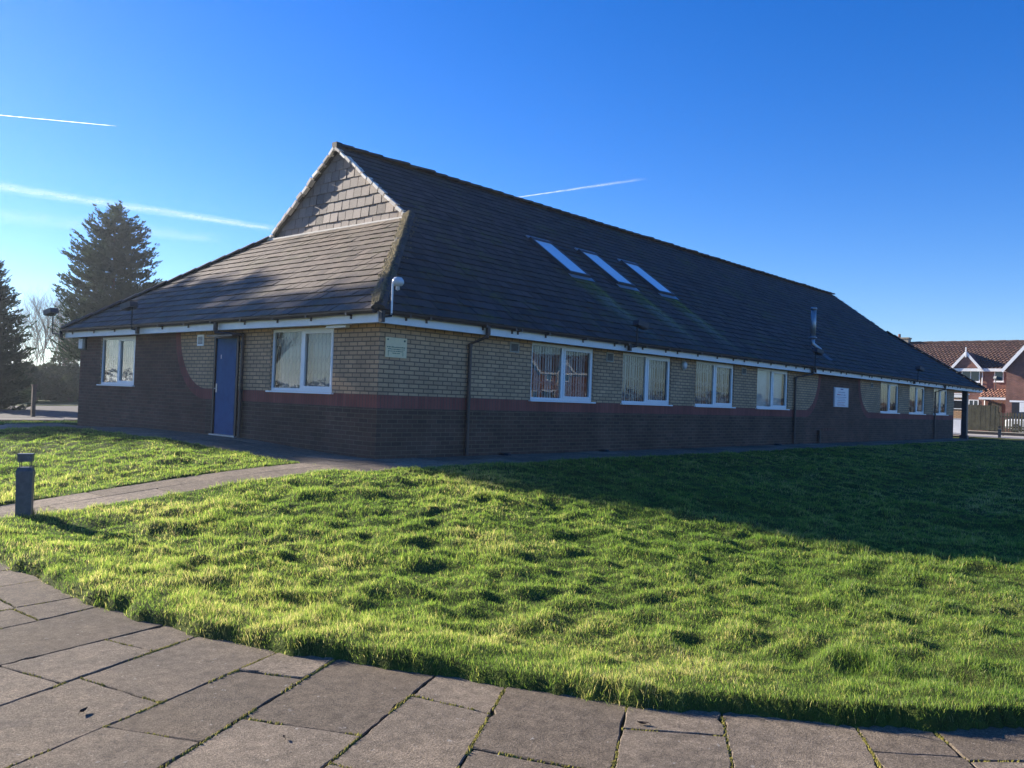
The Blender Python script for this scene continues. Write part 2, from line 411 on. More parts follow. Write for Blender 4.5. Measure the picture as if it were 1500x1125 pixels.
# ------------------------------------------------------------------ terrain
def sm(a, b, x):
    t = np.clip((np.asarray(x, float) - a) / (b - a), 0, 1); return t * t * (3 - 2 * t)
def T(x, y):
    x = np.asarray(x, float); y = np.asarray(y, float)
    dx = np.maximum(np.maximum(-x, x - 34), 0); dy = np.maximum(np.maximum(-y, y - 11.7), 0)
    s = np.hypot(dx, dy)
    z = -.55 * sm(.8, 8.5, s) * (1 - .8 * sm(2, 32, x))
    return z + .12 * sm(.5, 4.3, y) * (1 - sm(7.5, 11.5, y)) * (1 - sm(1.0, 4.5, s)) * (x < 5)
def Tz(x, y): return float(T(x, y))
def vnoise(x, y, wl, seed):
    g = np.random.default_rng(seed).random((256, 256))
    u = x / wl; v = y / wl; i = np.floor(u).astype(int); j = np.floor(v).astype(int); fu = u - i; fv = v - j
    fu = fu * fu * (3 - 2 * fu); fv = fv * fv * (3 - 2 * fv); i %= 256; j %= 256; i2 = (i + 1) % 256; j2 = (j + 1) % 256
    return (g[i, j] * (1 - fu) + g[i2, j] * fu) * (1 - fv) + (g[i, j2] * (1 - fu) + g[i2, j2] * fu) * fv
EDGE = np.array([(-6.7, 14), (-6.55, 3), (-6.42, -1), (-6.38, -3.1), (-6.37, -4.29), (-6.3, -4.95), (-6.22, -5.4), (-6.1, -5.95), (-5.97, -6.35), (-5.80, -6.72),
                 (-5.53, -7.32), (-5.40, -7.76), (-5.16, -8.39), (-4.88, -8.80), (-4.51, -9.35), (-4.26, -9.65), (-3.93, -9.98), (-3.4, -10.45), (-2.5, -11.15), (-1, -12.1), (2, -13.6), (40, -30)])
def paving_side(x, y):
    """signed distance-ish to the paving edge: > 0 on the lawn side"""
    xe = np.interp(-np.asarray(y, float), -EDGE[:, 1], EDGE[:, 0])
    return (np.asarray(x, float) - xe) * .85
def lawn_mask(x, y):
    """metres inside the lawn; negative on paths and under the building"""
    x = np.asarray(x, float); y = np.asarray(y, float)
    d = paving_side(x, y)
    def rect(x0, x1, y0, y1): return np.maximum(np.maximum(x0 - x, x - x1), np.maximum(y0 - y, y - y1))
    for r in ((-1.42, 38.6, -1.42, 13.2), (-6.5, -1.4, -1.1, -.08), (-30, -1.4, 10.2, 12.2), (38, 60, 1, 20)):
        d = np.minimum(d, rect(*r))
    d = d + (vnoise(x, y, .27, 31) - .5) * .09 + (vnoise(x, y, .09, 32) - .5) * .05
    d = np.minimum(d, 26.5 - y)
    d = np.minimum(d, 43.2 - x)
    return d
def ground_z(x, y):
    d = lawn_mask(x, y); near = sm(70, 30, np.hypot(x + 9, y + 11))
    n = (vnoise(x, y, .37, 1) ** 1.5 - .37) * .050 + (vnoise(x, y, .17, 2) ** 1.6 - .35) * .060 + (vnoise(x, y, .105, 4) - .5) * .035 + (vnoise(x, y, 1.1, 3) - .5) * .06
    rim = .075 * (1 - sm(.1, .9, paving_side(x, y))) * (np.asarray(y) < 4)
    return T(x, y) - .05 + sm(-.03, .05, d) * (.062 + rim + n * near * (.35 + .65 * sm(.1, .9, d)))
def axis(spec):
    out = [spec[0][0]]
    for a, b, st in spec: out += list(np.linspace(a, b, max(2, int(round((b - a) / st)) + 1))[1:])
    return np.array(out)
gx = axis([(-2500, -200, 230), (-200, -30, 17), (-30, -11, 1.0), (-11, 3, .055), (3, 14, .11), (14, 44, .3), (44, 120, 6), (120, 2500, 170)])
gy = axis([(-2500, -200, 230), (-200, -30, 17), (-30, -14, .8), (-14, 1.5, .055), (1.5, 14, .13), (14, 70, 1.5), (70, 200, 13), (200, 2500, 170)])
GX, GY = np.meshgrid(gx, gy, indexing='ij'); GZ = ground_z(GX, GY)
nx, ny = GX.shape
idx = np.arange(nx * ny).reshape(nx, ny)
q = np.stack([idx[:-1, :-1], idx[1:, :-1], idx[1:, 1:], idx[:-1, 1:]], -1).reshape(-1, 4)
g = raw('ground', np.stack([GX, GY, GZ], -1).reshape(-1, 3), q.ravel(), np.full(len(q), 4), M['ground'])
g.data.polygons.foreach_set('use_smooth', np.ones(len(q), bool)); tag(g, kind='structure')

# grass blades: one sheet of stuff, thinner with distance
bx_, by_ = -5.62, -1.10
def make_grass():
    P = []
    def ring(r0, r1, a0, a1, dens):
        n = int(dens * (a1 - a0) * (r1 * r1 - r0 * r0) / 2)
        r = np.sqrt(rng.random(n) * (r1 * r1 - r0 * r0) + r0 * r0); a = rng.random(n) * (a1 - a0) + a0
        return np.stack([CAM.x + r * np.cos(a), CAM.y + r * np.sin(a), r], -1)
    ac = math.atan2(fwd.y, fwd.x); A = R_(38)
    radii = [2.5, 5, 6.5, 8, 9.5, 11, 13, 15.5, 18.5, 22, 27, 33, 42]
    for r0, r1 in zip(radii[:-1], radii[1:]):
        rm = (r0 + r1) / 2
        P.append(ring(r0, r1, ac - A, ac + A, 8600 * min(1, (6.4 / rm) ** 1.75)))
    for a0, a1 in ((ac - A - .5, ac - A), (ac + A, ac + A + .5)): P.append(ring(3, 14, a0, a1, 900))
    P = np.concatenate(P); d = lawn_mask(P[:, 0], P[:, 1])
    keep = d > -.03 - .02 * rng.random(len(P)); P = P[keep]; d = d[keep]
    x, y, r = P.T; n = len(x)
    clump = .35 * vnoise(x, y, .37, 1) + .65 * vnoise(x, y, .17, 2); clump2 = vnoise(x, y, .9, 12); pat = vnoise(x, y, 2.6, 13); fine = vnoise(x, y, .07, 14)
    L = (.016 + .052 * clump ** 2.2 * (.45 + clump2) + .016 * fine) * (.5 + 1.0 * rng.random(n) ** 1.3)
    L *= 1 + np.where(rng.random(n) < .03, .8, 0)
    L *= np.where(r > 16, .85, 1.0)
    L *= 1 + 2.2 * np.exp(-((x + 3.42) ** 2 + (y + 9.05) ** 2) / .03) + .8 * np.exp(-((x - bx_) ** 2 + (y - by_) ** 2) / .03)
    wd = .0026 * np.clip(r / 6.5, .85, 4.2) * (.7 + .6 * rng.random(n))
    ang = vnoise(x, y, .38, 15) * 9 + rng.normal(0, 1.9, n)
    lean = .25 + .75 * rng.random(n) ** 1.2
    z = ground_z(x, y) - .004
    dxy = np.stack([np.cos(ang), np.sin(ang)], -1)
    fa = rng.random(n) * math.tau; pr = np.stack([np.cos(fa), np.sin(fa)], -1)
    up1 = L * .58 * np.cos(lean * .55); of1 = L * .58 * np.sin(lean * .55)
    up2 = up1 + L * .45 * np.cos(lean * 1.5); of2 = of1 + L * .45 * np.sin(lean * 1.5)
    V = np.zeros((n, 5, 3), np.float32); c = np.stack([x, y], -1)
    V[:, 0, :2] = c - pr * wd[:, None] / 2; V[:, 1, :2] = c + pr * wd[:, None] / 2; V[:, 0, 2] = z; V[:, 1, 2] = z
    V[:, 2, :2] = c + dxy * of1[:, None] - pr * wd[:, None] * .42; V[:, 3, :2] = c + dxy * of1[:, None] + pr * wd[:, None] * .42
    V[:, 2, 2] = z + up1; V[:, 3, 2] = z + up1
    V[:, 4, :2] = c + dxy * of2[:, None]; V[:, 4, 2] = z + up2
    b = np.arange(n)[:, None] * 5
    F = np.concatenate([b + np.array([[0, 1, 3, 2]]), b + np.array([[2, 3, 4]])], 1).ravel()
    cnt = np.tile([4, 3], n)
    tint = np.clip(.16 + .42 * pat + .34 * (clump2 - .5) + rng.normal(0, .23, n) + np.where(rng.random(n) < .08 + .30 * (vnoise(x, y, .55, 21) > .74), .45, 0) + .30 * (fine - .5) - .22 * (clump < .40), 0, 1)
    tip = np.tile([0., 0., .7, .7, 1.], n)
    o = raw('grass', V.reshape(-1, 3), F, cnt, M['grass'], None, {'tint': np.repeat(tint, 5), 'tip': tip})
    tag(o, 'tussocky backlit winter grass covering the sloping lawn', 'grass', kind='stuff')
make_grass()

# ------------------------------------------------------------------ paving slabs
def slab_sheet(name, polys, thick=.04, inset=.0062, zoff=0.0, mats=None, tilt=.003, base=None, seed=3):
    rr = random.Random(seed); mb = MB()
    for poly in polys:
        cx = sum(p[0] for p in poly) / len(poly); cy = sum(p[1] for p in poly) / len(poly)
        # finely cut, slightly wandering edge so joints are not ruled lines
        ring = []
        n = len(poly)
        area = sum(poly[i][0] * poly[(i + 1) % n][1] - poly[(i + 1) % n][0] * poly[i][1] for i in range(n))
        P = poly if area > 0 else poly[::-1]
        for i in range(n):
            a = Vector(P[i]); b = Vector(P[(i + 1) % n]); d = b - a; L = d.length
            if L < 1e-4: continue
            nrm = Vector((-d.y, d.x)) / L; k = max(1, int(L / .06)) if base is None else max(1, int(L / .3))
            for j in range(k):
                p = a + d * (j / k) + nrm * (inset * (.35 + 1.5 * rr.random() ** 2) + (rr.uniform(.004, .018) if base is None and rr.random() < .035 else 0))
                if j == 0: p += (Vector((cx, cy)) - p).normalized() * .008
                ring.append(p)
        dz = rr.uniform(-.004, .005); tx = rr.uniform(-tilt, tilt); ty = rr.uniform(-tilt, tilt); tint = rr.random()
        f = lambda p, h: (p.x, p.y, Tz(p.x, p.y) + zoff + dz + (p.x - cx) * tx + (p.y - cy) * ty + h)
        ctr = Vector((cx, cy)); inner = [p + (ctr - p).normalized() * .006 for p in ring]
        mb.face([f(p, 0) for p in inner], 0, None, tint)
        for i in range(len(ring)):
            j = (i + 1) % len(ring)
            mb.face([f(ring[i], -.005), f(ring[j], -.005), f(inner[j], 0), f(inner[i], 0)], 0, None, tint)
            mb.face([f(ring[i], -thick), f(ring[j], -thick), f(ring[j], -.005), f(ring[i], -.005)], 0, None, tint)
    return mb.build(name, mats or [M['slab']])

LINES = [((-6.55, 3.0), (-1, .12)), ((-6.52, 2.5), (-1, .12)), ((-6.50, 1.8), (-1, .11)), ((-6.48, 1.35), (-1, .1)), ((-6.46, .65), (-1, .09)), ((-6.44, .2), (-1, .08)), ((-6.42, -.5), (-1, .07)), ((-6.41, -1.0), (-1, .05)), ((-6.40, -1.7), (-1, .04)), ((-6.39, -2.45), (-1, .03)), ((-6.38, -3.12), (-1, .02)), ((-6.37, -3.62), (-1, 0)), ((-6.36, -4.29), (-1, -.03)), ((-6.34, -4.64), (-1, -.20)),
         ((-6.23, -5.36), (-1, -.202)), ((-6.14, -5.72), (-1, -.381)), ((-6.0, -6.38), (-1, -.372)), ((-5.82, -6.72), (-1, -.5)), ((-5.52, -7.31), (-1, -.476)), ((-5.42, -7.75), (-1, -.602)),
         ((-5.17, -8.39), (-1, -.565)), ((-4.88, -8.79), (-1, -.62)), ((-4.51, -9.35), (-1, -.61)), ((-4.27, -9.65), (-1, -.78)), ((-3.9, -10.0), (-1, -.80)), ((-3.45, -10.42), (-1, -.85)), ((-2.9, -10.85), (-1, -.9)), ((-2.5, -11.15), (-1, -.95)), ((-1.8, -11.6), (-1, -1.0)), ((-1.2, -12.0), (-1, -1.05)), ((-.5, -12.36), (-1, -1.1)), ((0, -12.6), (-1, -1.2)), ((.7, -13.0), (-1, -1.3))]
FIRST = {13: 1.1, 12: .43, 14: .41, 15: .96, 16: .37, 17: 1.0, 18: .41, 19: .86, 20: .32, 21: .95, 22: .36}
slabs = []
for k in range(len(LINES) - 1):
    (p, d), (p2, d2) = LINES[k], LINES[k + 1]
    p, p2 = Vector(p), Vector(p2); d = Vector(d).normalized(); d2 = Vector(d2).normalized()
    s = FIRST.get(k, .4 if k % 2 else .9); prev = -.04
    while prev < 7.5:
        slabs.append([tuple(p + d * prev), tuple(p2 + d2 * prev), tuple(p2 + d2 * s), tuple(p + d * s)])
        prev = s; s += random.choice([.92, .95, .98, .66 if k % 3 else .93])
o = slab_sheet('paving', slabs); tag(o, kind='structure')
mb = MB()
ys = np.arange(-14, 4, .5)
for a, b in zip(ys[:-1], ys[1:]):
    xa, xb = np.interp(-a, -EDGE[:, 1], EDGE[:, 0]) + .05, np.interp(-b, -EDGE[:, 1], EDGE[:, 0]) + .05
    for k in range(8):
        u0, u1 = k / 8 * 9, (k + 1) / 8 * 9
        pts = [(xa - u1, a), (xa - u0, a), (xb - u0, b), (xb - u1, b)]
        mb.face([(px, py, Tz(px, py) - .012) for px, py in pts])
tag(mb.build('paving_bed', M['joint']), kind='structure')
# moss grown in the joints (low lumpy cushions)
mb = MB(); rr = random.Random(12)
def cushion(x, y, z, r, h):
    b = len(mb.v); n = 6; a0 = rr.random() * 6
    mb.v.append((x, y, z + h))
    for k in range(n):
        a = a0 + k * math.tau / n; q2 = r * rr.uniform(.6, 1.2); mb.v.append((x + q2 * math.cos(a), y + q2 * math.sin(a), z - .008))
    for k in range(n): mb.f.append((b, b + 1 + k, b + 1 + (k + 1) % n)); mb.m.append(0); mb.uv.append([(0, 0)] * 3); mb.t.append(.5)
for poly in slabs:
    for i in range(4):
        a = Vector(poly[i]); b = Vector(poly[(i + 1) % 4])
        c = (a + b) / 2
        if (c - Vector(CAM[:2])).length > 8.5 or (a - b).length < .05: continue
        st = rr.random(); ln = rr.uniform(.25, .8)
        if rr.random() < .35: continue
        for _ in range(int((a - b).length * 120 * ln)):
            t = st + rr.random() * ln
            if t > 1: t -= 1
            p = a.lerp(b, t); w = rr.gauss(0, .0045)
            d = (b - a).normalized(); p = p + Vector((-d.y, d.x)) * w
            cushion(p.x, p.y, Tz(p.x, p.y) + .000, rr.uniform(.004, .010), rr.uniform(.005, .011))
o = mb.build('moss', M['moss'], smooth=True); tag(o, 'yellow green moss grown in the joints of the paving slabs', 'moss', kind='stuff')

for k, (lx, ly, sz, an, lb) in enumerate(((-7.26, -6.62, .032, .6, 'dark curled dead leaf on the paving at the lower left'), (-5.32, -8.62, .03, 2.1, 'small dark dead leaf near the grass edge on the paving'), (-6.72, -7.55, .018, 1.2, 'tiny dead leaf beside a mossy joint in the paving'))):
    f = MB(); L_ = 7
    for i in range(L_):
        u, v = i / L_, (i + 1) / L_; wa_, wb_ = sz * .42 * math.sin(math.pi * (.06 + u * .9)), sz * .42 * math.sin(math.pi * (.06 + v * .9)); cu = lambda t: .006 + .35 * sz * (2 * t - 1) ** 2
        for sg_ in (-1, 1): f.face([(u * sz * 2, 0, cu(u)), (v * sz * 2, 0, cu(v)), (v * sz * 2, sg_ * wb_, cu(v) + wb_ * .7), (u * sz * 2, sg_ * wa_, cu(u) + wa_ * .7)])
    f.tube([(-.4 * sz, 0, .004), (0, 0, cu(0)), (sz, 0, cu(.5) - .001)], .0012, 4)
    tag(f.build('fallen_leaf', M['dead_leaf'], None, loc=(lx, ly, Tz(lx, ly) + .002), rz=an), lb, 'leaf', 'dead leaves on the paving')
# paths round the building
def grid_polys(x0, x1, y0, y1, sx, sy, stagger=True):
    out = []; nyy = max(1, round((y1 - y0) / sy)); nxx = max(1, round((x1 - x0) / sx))
    for j in range(nyy):
        a, b = y0 + (y1 - y0) * j / nyy, y0 + (y1 - y0) * (j + 1) / nyy
        off = (x1 - x0) / nxx * .5 if (stagger and j % 2) else 0
        xs = [x0] + [x0 + (x1 - x0) * i / nxx + off for i in range(1 if not off else 0, nxx)] + [x1]
        for c, d in zip(xs[:-1], xs[1:]):
            if d - c > .02: out.append([(c, a), (d, a), (d, b), (c, b)])
    return out
pp = grid_polys(-6.46, -1.42, -1.10, -.08, 1.35, .51) + grid_polys(-1.42, 34.2, -1.45, -.005, .92, .72) + grid_polys(-1.42, -.005, -.0, 13.0, .71, .9) + grid_polys(-9, -1.42, 10.2, 12.2, 1.2, 1.0)
tag(slab_sheet('path', pp, .09, .004, .0, tilt=.004, base=1, seed=5, mats=[M['path_slab']]), kind='structure')

# ------------------------------------------------------------------ the long brick building
BL, BW = 33.9, 11.7          # wall length and width
O, ZE, ZR, G, GZ0 = .33, 2.40, 6.91, 3.30, 4.93
YM = BW / 2
PL = math.atan2(ZR - ZE, YM + O)       # long pitch
XE = BL + 4.0                          # far eave
bld = empty('community_building', (0, 0, 0), 'long single storey brick building with dark tiled half hipped roof and white fascia', 'building')
WT = 2.36                              # wall top, behind the fascia
MATS = [M['buff'], M['band'], M['dark'], M['brown'], M['room']]
def wall_panel(name, length, opens, arcs, place, low=2):
    """brick wall split in vertical strips: opens = (u0,u1,z0,z1); arcs = (kind,u0,a) curved buff edges"""
    B = 1.055; b_, zt = 1.20, 2.25
    us = {0.0, length}
    for o_ in opens: us |= {o_[0], o_[1]}
    for (kd, u0, a) in arcs:
        for k in range(25):
            s_ = math.sin(k / 24 * math.pi / 2)
            us |= {round(u0 + kd * a * s_, 4), round(u0 + kd * (a + .21) * s_, 4)}
    us = sorted(u for u in us if 0 <= u <= length)
    def lines(u):
        top, bot = B, B - .225; inside_dark = False
        for (kd, u0, a) in arcs:
            t = (u - u0) * kd
            if t > 0:
                # past the curve the wall is all dark until the next arc turns it back
                e1 = WT if t >= a else zt - b_ * math.sqrt(max(0, 1 - (t / a) ** 2))
                e2 = WT if t >= a + .21 else zt - (b_ + .225) * math.sqrt(max(0, 1 - (t / (a + .21)) ** 2))
                span = [x for x in dark_spans if min(x) <= u <= max(x)]
                if span: top, bot = min(e1, WT), min(e2, WT)
        return top, bot
    dark_spans = []
    arcs_s = sorted(arcs, key=lambda x: x[1])
    if len(arcs) == 2: dark_spans.append((arcs_s[0][1], arcs_s[1][1]))
    elif len(arcs) == 1:
        dark_spans.append((arcs[0][1], length if arcs[0][0] > 0 else 0))
    mb = MB()
    def strip(u0, u1, zl, zr, mat):
        a0, a1 = zl; b0, b1 = zr
        if a1 - a0 < 1e-4 and b1 - b0 < 1e-4: return
        pts = [(u0, a0), (u1, b0), (u1, b1), (u0, a1)]
        mb.face([place(*p) for p in pts], mat, [(p[0], p[1] - (.055 if mat != 1 else .83 - .225)) for p in pts])
    e = 1e-5
    for u0, u1 in zip(us[:-1], us[1:]):
        if u1 - u0 < 1e-4: continue
        tl, bl = lines(u0 + e); tr, br = lines(u1 - e)
        mid = (u0 + u1) / 2
        if len(arcs) == 2 and dark_spans and dark_spans[0][0] < mid < dark_spans[0][1]:
            half = sum(dark_spans[0]) / 2
        hole = [o_ for o_ in opens if o_[0] - e < mid < o_[1] + e]
        indark = any(min(s_) < mid < max(s_) for s_ in dark_spans)
        lowm = 3 if indark else low
        zb = -.12
        segs = [((zb, zb), (bl, br), lowm), ((bl, br), (tl, tr), 1), ((tl, tr), (WT, WT), 0)]
        for (za, zc, mat) in segs:
            if not hole: strip(u0, u1, (za[0], zc[0]), (za[1], zc[1]), mat); continue
            h0, h1 = hole[0][2], hole[0][3]
            c = lambda v, lo, hi: min(max(v, lo), hi)
            strip(u0, u1, (za[0], c(zc[0], za[0], max(h0, za[0]))), (za[1], c(zc[1], za[1], max(h0, za[1]))), mat) if za[0] < h0 else None
            strip(u0, u1, (c(za[0], h1, 9), max(c(zc[0], 0, 9), c(za[0], h1, 9))), (c(za[1], h1, 9), max(c(zc[1], 0, 9), c(za[1], h1, 9))), mat) if zc[0] > h1 else None
    # reveals
    for (u0, u1, z0, z1) in opens:
        for (a, b) in (((u0, z0), (u0, z1)), ((u0, z1), (u1, z1)), ((u1, z1), (u1, z0)), ((u1, z0), (u0, z0))):
            pa, pb = Vector(place(*a)), Vector(place(*b)); qa, qb = Vector(place(a[0], a[1], .11)), Vector(place(b[0], b[1], .11))
            mb.face([pa, pb, qb, qa], 0 if z0 > .5 else 2, [(0, a[1]), (0, b[1]), (.11, b[1]), (.11, a[1])])
    return mb.build(name, MATS, bld)

WIN_L = [(3.86, 2.07), (7.03, 2.07), (10.31, 2.06), (13.77, 2.08), (24.05, 2.06), (27.45, 2.05), (30.75, 2.1)]
ZS, ZW = 1.06, 2.20
front = lambda u, z, dep=0: (u, dep, z)
left_ = lambda u, z, dep=0: (dep, u, z)
# the two-arc dark bay on the long wall is described by its two arcs
def two_arc(u):  return None
ARC_F = [(1, 17.12, 1.03), (-1, 22.92, 1.03)]
class _A: pass
def front_lines_fix():
    pass
opens_f = [(x, x + w, ZS, ZW) for x, w in WIN_L]
# split the long wall in three panels so that each has at most one arc
def place_front(off): return lambda u, z, dep=0: (u + off, dep, z)
wall_panel('wall', 20.0, [o_ for o_ in opens_f if o_[0] < 20], [(1, 17.12, 1.03)], place_front(0))
wall_panel('wall', BL - 20.0, [(a - 20, b - 20, c, d) for a, b, c, d in opens_f if a > 20], [(-1, 2.92, 1.03)], place_front(20.0))
WIN_S = [(1.22, 1.91), (8.68, 1.82)]
opens_s = [(y, y + w, ZS, ZW) for y, w in WIN_S] + [(4.22, 5.14, .10, 2.13)]
wl_o = wall_panel('wall', BW, opens_s, [(1, 5.42, 1.16)], left_)
mb = MB()
for a, b in (((0, BW), (BL, BW)), ((BL, BW), (BL, 0))):
    L = (Vector(a) - Vector(b)).length
    mb.face([(*a, -.12), (*b, -.12), (*b, WT), (*a, WT)], 2, [(0, 0), (L, 0), (L, WT), (0, WT)])
mb.build('wall', MATS, bld)
mb = MB(); mb.face([(.01, .01, 2.34), (BL - .01, .01, 2.34), (BL - .01, BW - .01, 2.34), (.01, BW - .01, 2.34)], 0)
mb.face([(.01, .01, .02), (BL - .01, .01, .02), (BL - .01, BW - .01, .02), (.01, BW - .01, .02)], 0)
for x in (6.4, 9.7, 13.0, 17, 23, 27, 30.2): mb.face([(x, .12, .02), (x, 3.5, .02), (x, 3.5, 2.34), (x, .12, 2.34)], 0)
mb.face([(3.2, 3.5, .02), (BL, 3.5, .02), (BL, 3.5, 2.34), (3.2, 3.5, 2.34)], 0)
mb.face([(3.2, 3.5, .02), (3.2, BW, .02), (3.2, BW, 2.34), (3.2, 3.5, 2.34)], 0)
mb.build('interior_partition', M['room'], bld)

# windows: frame > pane, sill, blind, grille
def make_window(w, h, loc, rz, style, casement):
    f = MB(); t = .055; d0, d1 = .035, .085
    f.box(0, w, d0, d1, 0, t); f.box(0, w, d0, d1, h - t, h); f.box(0, t, d0, d1, t, h - t); f.box(w - t, w, d0, d1, t, h - t)
    mid = w * .5
    f.box(mid - .04, mid + .04, d0, d1, t, h - t)
    x0, x1 = mid + .04, w - t
    s_ = .045
    f.box(x0, x1, d0 - .012, d1 - .01, t, t + s_); f.box(x0, x1, d0 - .012, d1 - .01, h - t - s_, h - t)
    f.box(x0, x0 + s_, d0 - .012, d1 - .01, t + s_, h - t - s_); f.box(x1 - s_, x1, d0 - .012, d1 - .01, t + s_, h - t - s_)
    fr = f.build('window', M['white'], bld, loc=loc, rz=rz)
    for (a, b, z0, z1) in ((t, mid - .04, t, h - t), (x0 + s_, x1 - s_, t + s_, h - t - s_)):
        g_ = MB(); g_.face([(a, .06, z0), (b, .06, z0), (b, .06, z1), (a, .06, z1)]); g_.build('pane', M['glass'], fr)
    sl_ = MB(); sl_.prism([(-.05, -.055, -.03), (w + .05, -.055, -.03), (w + .05, .034, -.03), (-.05, .034, -.03)], (0, 0, .028)); sl_.build('sill', M['white'], fr)
    b_ = MB(); rr = random.Random(int(loc[0] * 10 + loc[1] * 7))
    if style == 'solid':
        b_.face([(.03, .18, .0), (w - .03, .18, .0), (w - .03, .18, h), (.03, .18, h)])
    else:
        n = int(w / .088)
        for k in range(n):
            if rr.random() < .012: continue
            xc = .03 + (k + .5) * (w - .06) / n; a = R_(rr.gauss(22, 4)); hx, hy = .050 * math.cos(a), .050 * math.sin(a)
            b_.face([(xc - hx, .20 - hy, .02), (xc + hx, .20 + hy, .02), (xc + hx, .20 + hy, h), (xc - hx, .20 - hy, h)])
        b_.box(.03, w - .03, .17, .23, h - .05, h - .005)
    b_.build('blind', M['blind'], fr)
    if style == 'grille':
        gr = MB(); n = int(w / .115); yb = .135
        for k in range(n + 1):
            x = .06 + k * (w - .12) / n; gr.box(x - .007, x + .007, yb - .006, yb + .006, .06, h - .06)
            if k < n:
                xa, xb = x, x + (w - .12) / n
                for (z0, z1) in ((.1, .26), (h * .5 - .08, h * .5 + .08), (h - .3, h - .14), (.3, .42)):
                    for (p, q2) in (((xa, z0), (xb, z1)), ((xa, z1), (xb, z0))):
                        gr.tube([(p[0], yb - .009, p[1]), (q2[0], yb - .009, q2[1])], .005, 4)
        gr.build('security_grille', M['grille'], fr)
    return fr
styles = ['grille', 'grille', 'grille', 'solid', 'plain', 'plain', 'plain']
for (x, w), st in zip(WIN_L, styles): make_window(w, ZW - ZS, (x, 0, ZS), 0, st, True)
for (y, w), st in zip(WIN_S, ('grille', 'grille')): make_window(w, ZW - ZS, (0, y + w, ZS), R_(-90), st, True)

# blue door
f = MB(); f.box(-.03, .03, 4.22, 4.28, .12, 2.13); f.box(-.03, .03, 5.08, 5.14, .12, 2.13); f.box(-.03, .03, 4.28, 5.08, 2.07, 2.13)
dr = MB(); dr.box(.005, .05, 4.285, 5.075, .15, 2.065); dr.box(-.004, .005, 4.34, 5.02, .22, 2.0)
door = dr.build('door', M['blue_door'], bld)
f.build('door_frame', M['black'], door)
h = MB(); h.box(-.012, .0, 5.0, 5.045, .98, 1.16); h.tube([(-.012, 5.02, 1.06), (-.055, 5.02, 1.06), (-.055, 4.93, 1.06)], .009, 8); h.build('handle', M['steel'], door)
h = MB(); h.box(-.0065, -.0042, 4.36, 5.0, .24, .40); h.build('kick_plate', M['blue_door'], door)
h = MB(); h.box(-.0075, -.0042, 4.88, 4.90, 1.66, 1.74); h.build('notice_sticker', M['sign_white'], door)
for z_ in (.35, 1.1, 1.85):
    h = MB(); h.tube([(-.004, 4.288, z_ - .06), (-.004, 4.288, z_ + .06)], .010, 8); h.build('hinge', M['steel'], door)
h = MB(); h.box(-.06, .06, 4.2, 5.16, .085, .148); h.build('threshold', M['steel'], door)
h = MB(); h.prism([(-.004, 4.05, 2.115), (-.28, 4.05, 2.08), (-.28, 5.0, 2.08), (-.004, 5.0, 2.115)], (0, 0, .03)); h.build('door_hood', M['gutter'], door)
h = MB(); h.box(-.045, -.004, 4.20, 4.24, 1.78, 2.0); h.build('door_closer', M['black'], door)

# roof ----------------------------------------------------------------
cosL, sinL = math.cos(PL), math.sin(PL)
def slope_tiles(name, org, U, V, N, polys, gauge, tw, mat, parent, seed, under=True, lift=.026, gap=.0045, roll=0.0):
    rr = random.Random(seed); org, U, V, N = Vector(org), Vector(U).normalized(), Vector(V).normalized(), Vector(N).normalized()
    mb = MB()
    allp = [p for pl_ in polys for p in pl_]
    u0, u1 = min(p[0] for p in allp), max(p[0] for p in allp); v1 = max(p[1] for p in allp)
    P3 = lambda u, v, n: org + U * u + V * v + N * n
    for j in range(int(math.ceil(v1 / gauge - 1e-6))):
        va, vb = j * gauge, (j + 1) * gauge
        uo = u0 - (tw / 2 if j % 2 else 0) + rr.uniform(-.01, .01); cl = rr.gauss(0, .05)
        wv = [rr.gauss(0, .004) for _ in range(3)]
        while uo < u1:
            jg = rr.gauss(0, .004); rect = [(uo + gap, va - .012 + jg), (uo + tw - gap, va - .012 + jg), (uo + tw - gap, vb), (uo + gap, vb)]
            rect = [(u, max(v, 0 if j else -.05)) for u, v in rect]
            tint = min(1, max(0, .5 + cl + rr.gauss(0, .3))); l0 = lift + rr.gauss(0, .003); kk = rr.gauss(0, .013) + roll
            for pl_ in polys:
                c = clip_poly(rect, pl_)
                if len(c) < 3: continue
                hN = lambda u, v: .009 + (l0 - .009) * (1 - (v - va) / gauge) + kk * (u - uo - tw / 2)
                top = [P3(u, v, hN(u, v)) for u, v in c]; bot = [P3(u, v, .0) for u, v in c]
                mb.face(top, 0, None, tint)
                for i in range(len(c)):
                    k = (i + 1) % len(c); mb.face([bot[i], bot[k], top[k], top[i]], 0, None, 0.0)
            uo += tw
    if under:
        for pl_ in polys: mb.face([P3(u, v, .002) for u, v in pl_], 1, None, .3)
    return mb.build(name, [mat, M['black']], parent)

HL = (GZ0 - ZE) / sinL                 # slope length from eave to gablet base on the long side
LL = (ZR - ZE) / sinL
yG = -O + HL * cosL                    # y where the gablet verge meets the hip
GF = BL + .75 - .55 + .1 - .0          # far gablet plane (x)
GF = 34.2
U0 = -O
longpolys = [[(0, 0), (XE + O, 0), (GF + O, HL), (G + O, HL)], [(G + O, HL), (GF + O, HL), (GF + O, LL), (G + O, LL)]]
gauge = HL / 16
mk = lambda pl_: pl_
slope_tiles('roof_slope', (U0, -O, ZE), (1, 0, 0), (0, cosL, sinL), (0, -sinL, cosL), longpolys, gauge, .33, M['tile'], bld, 1)
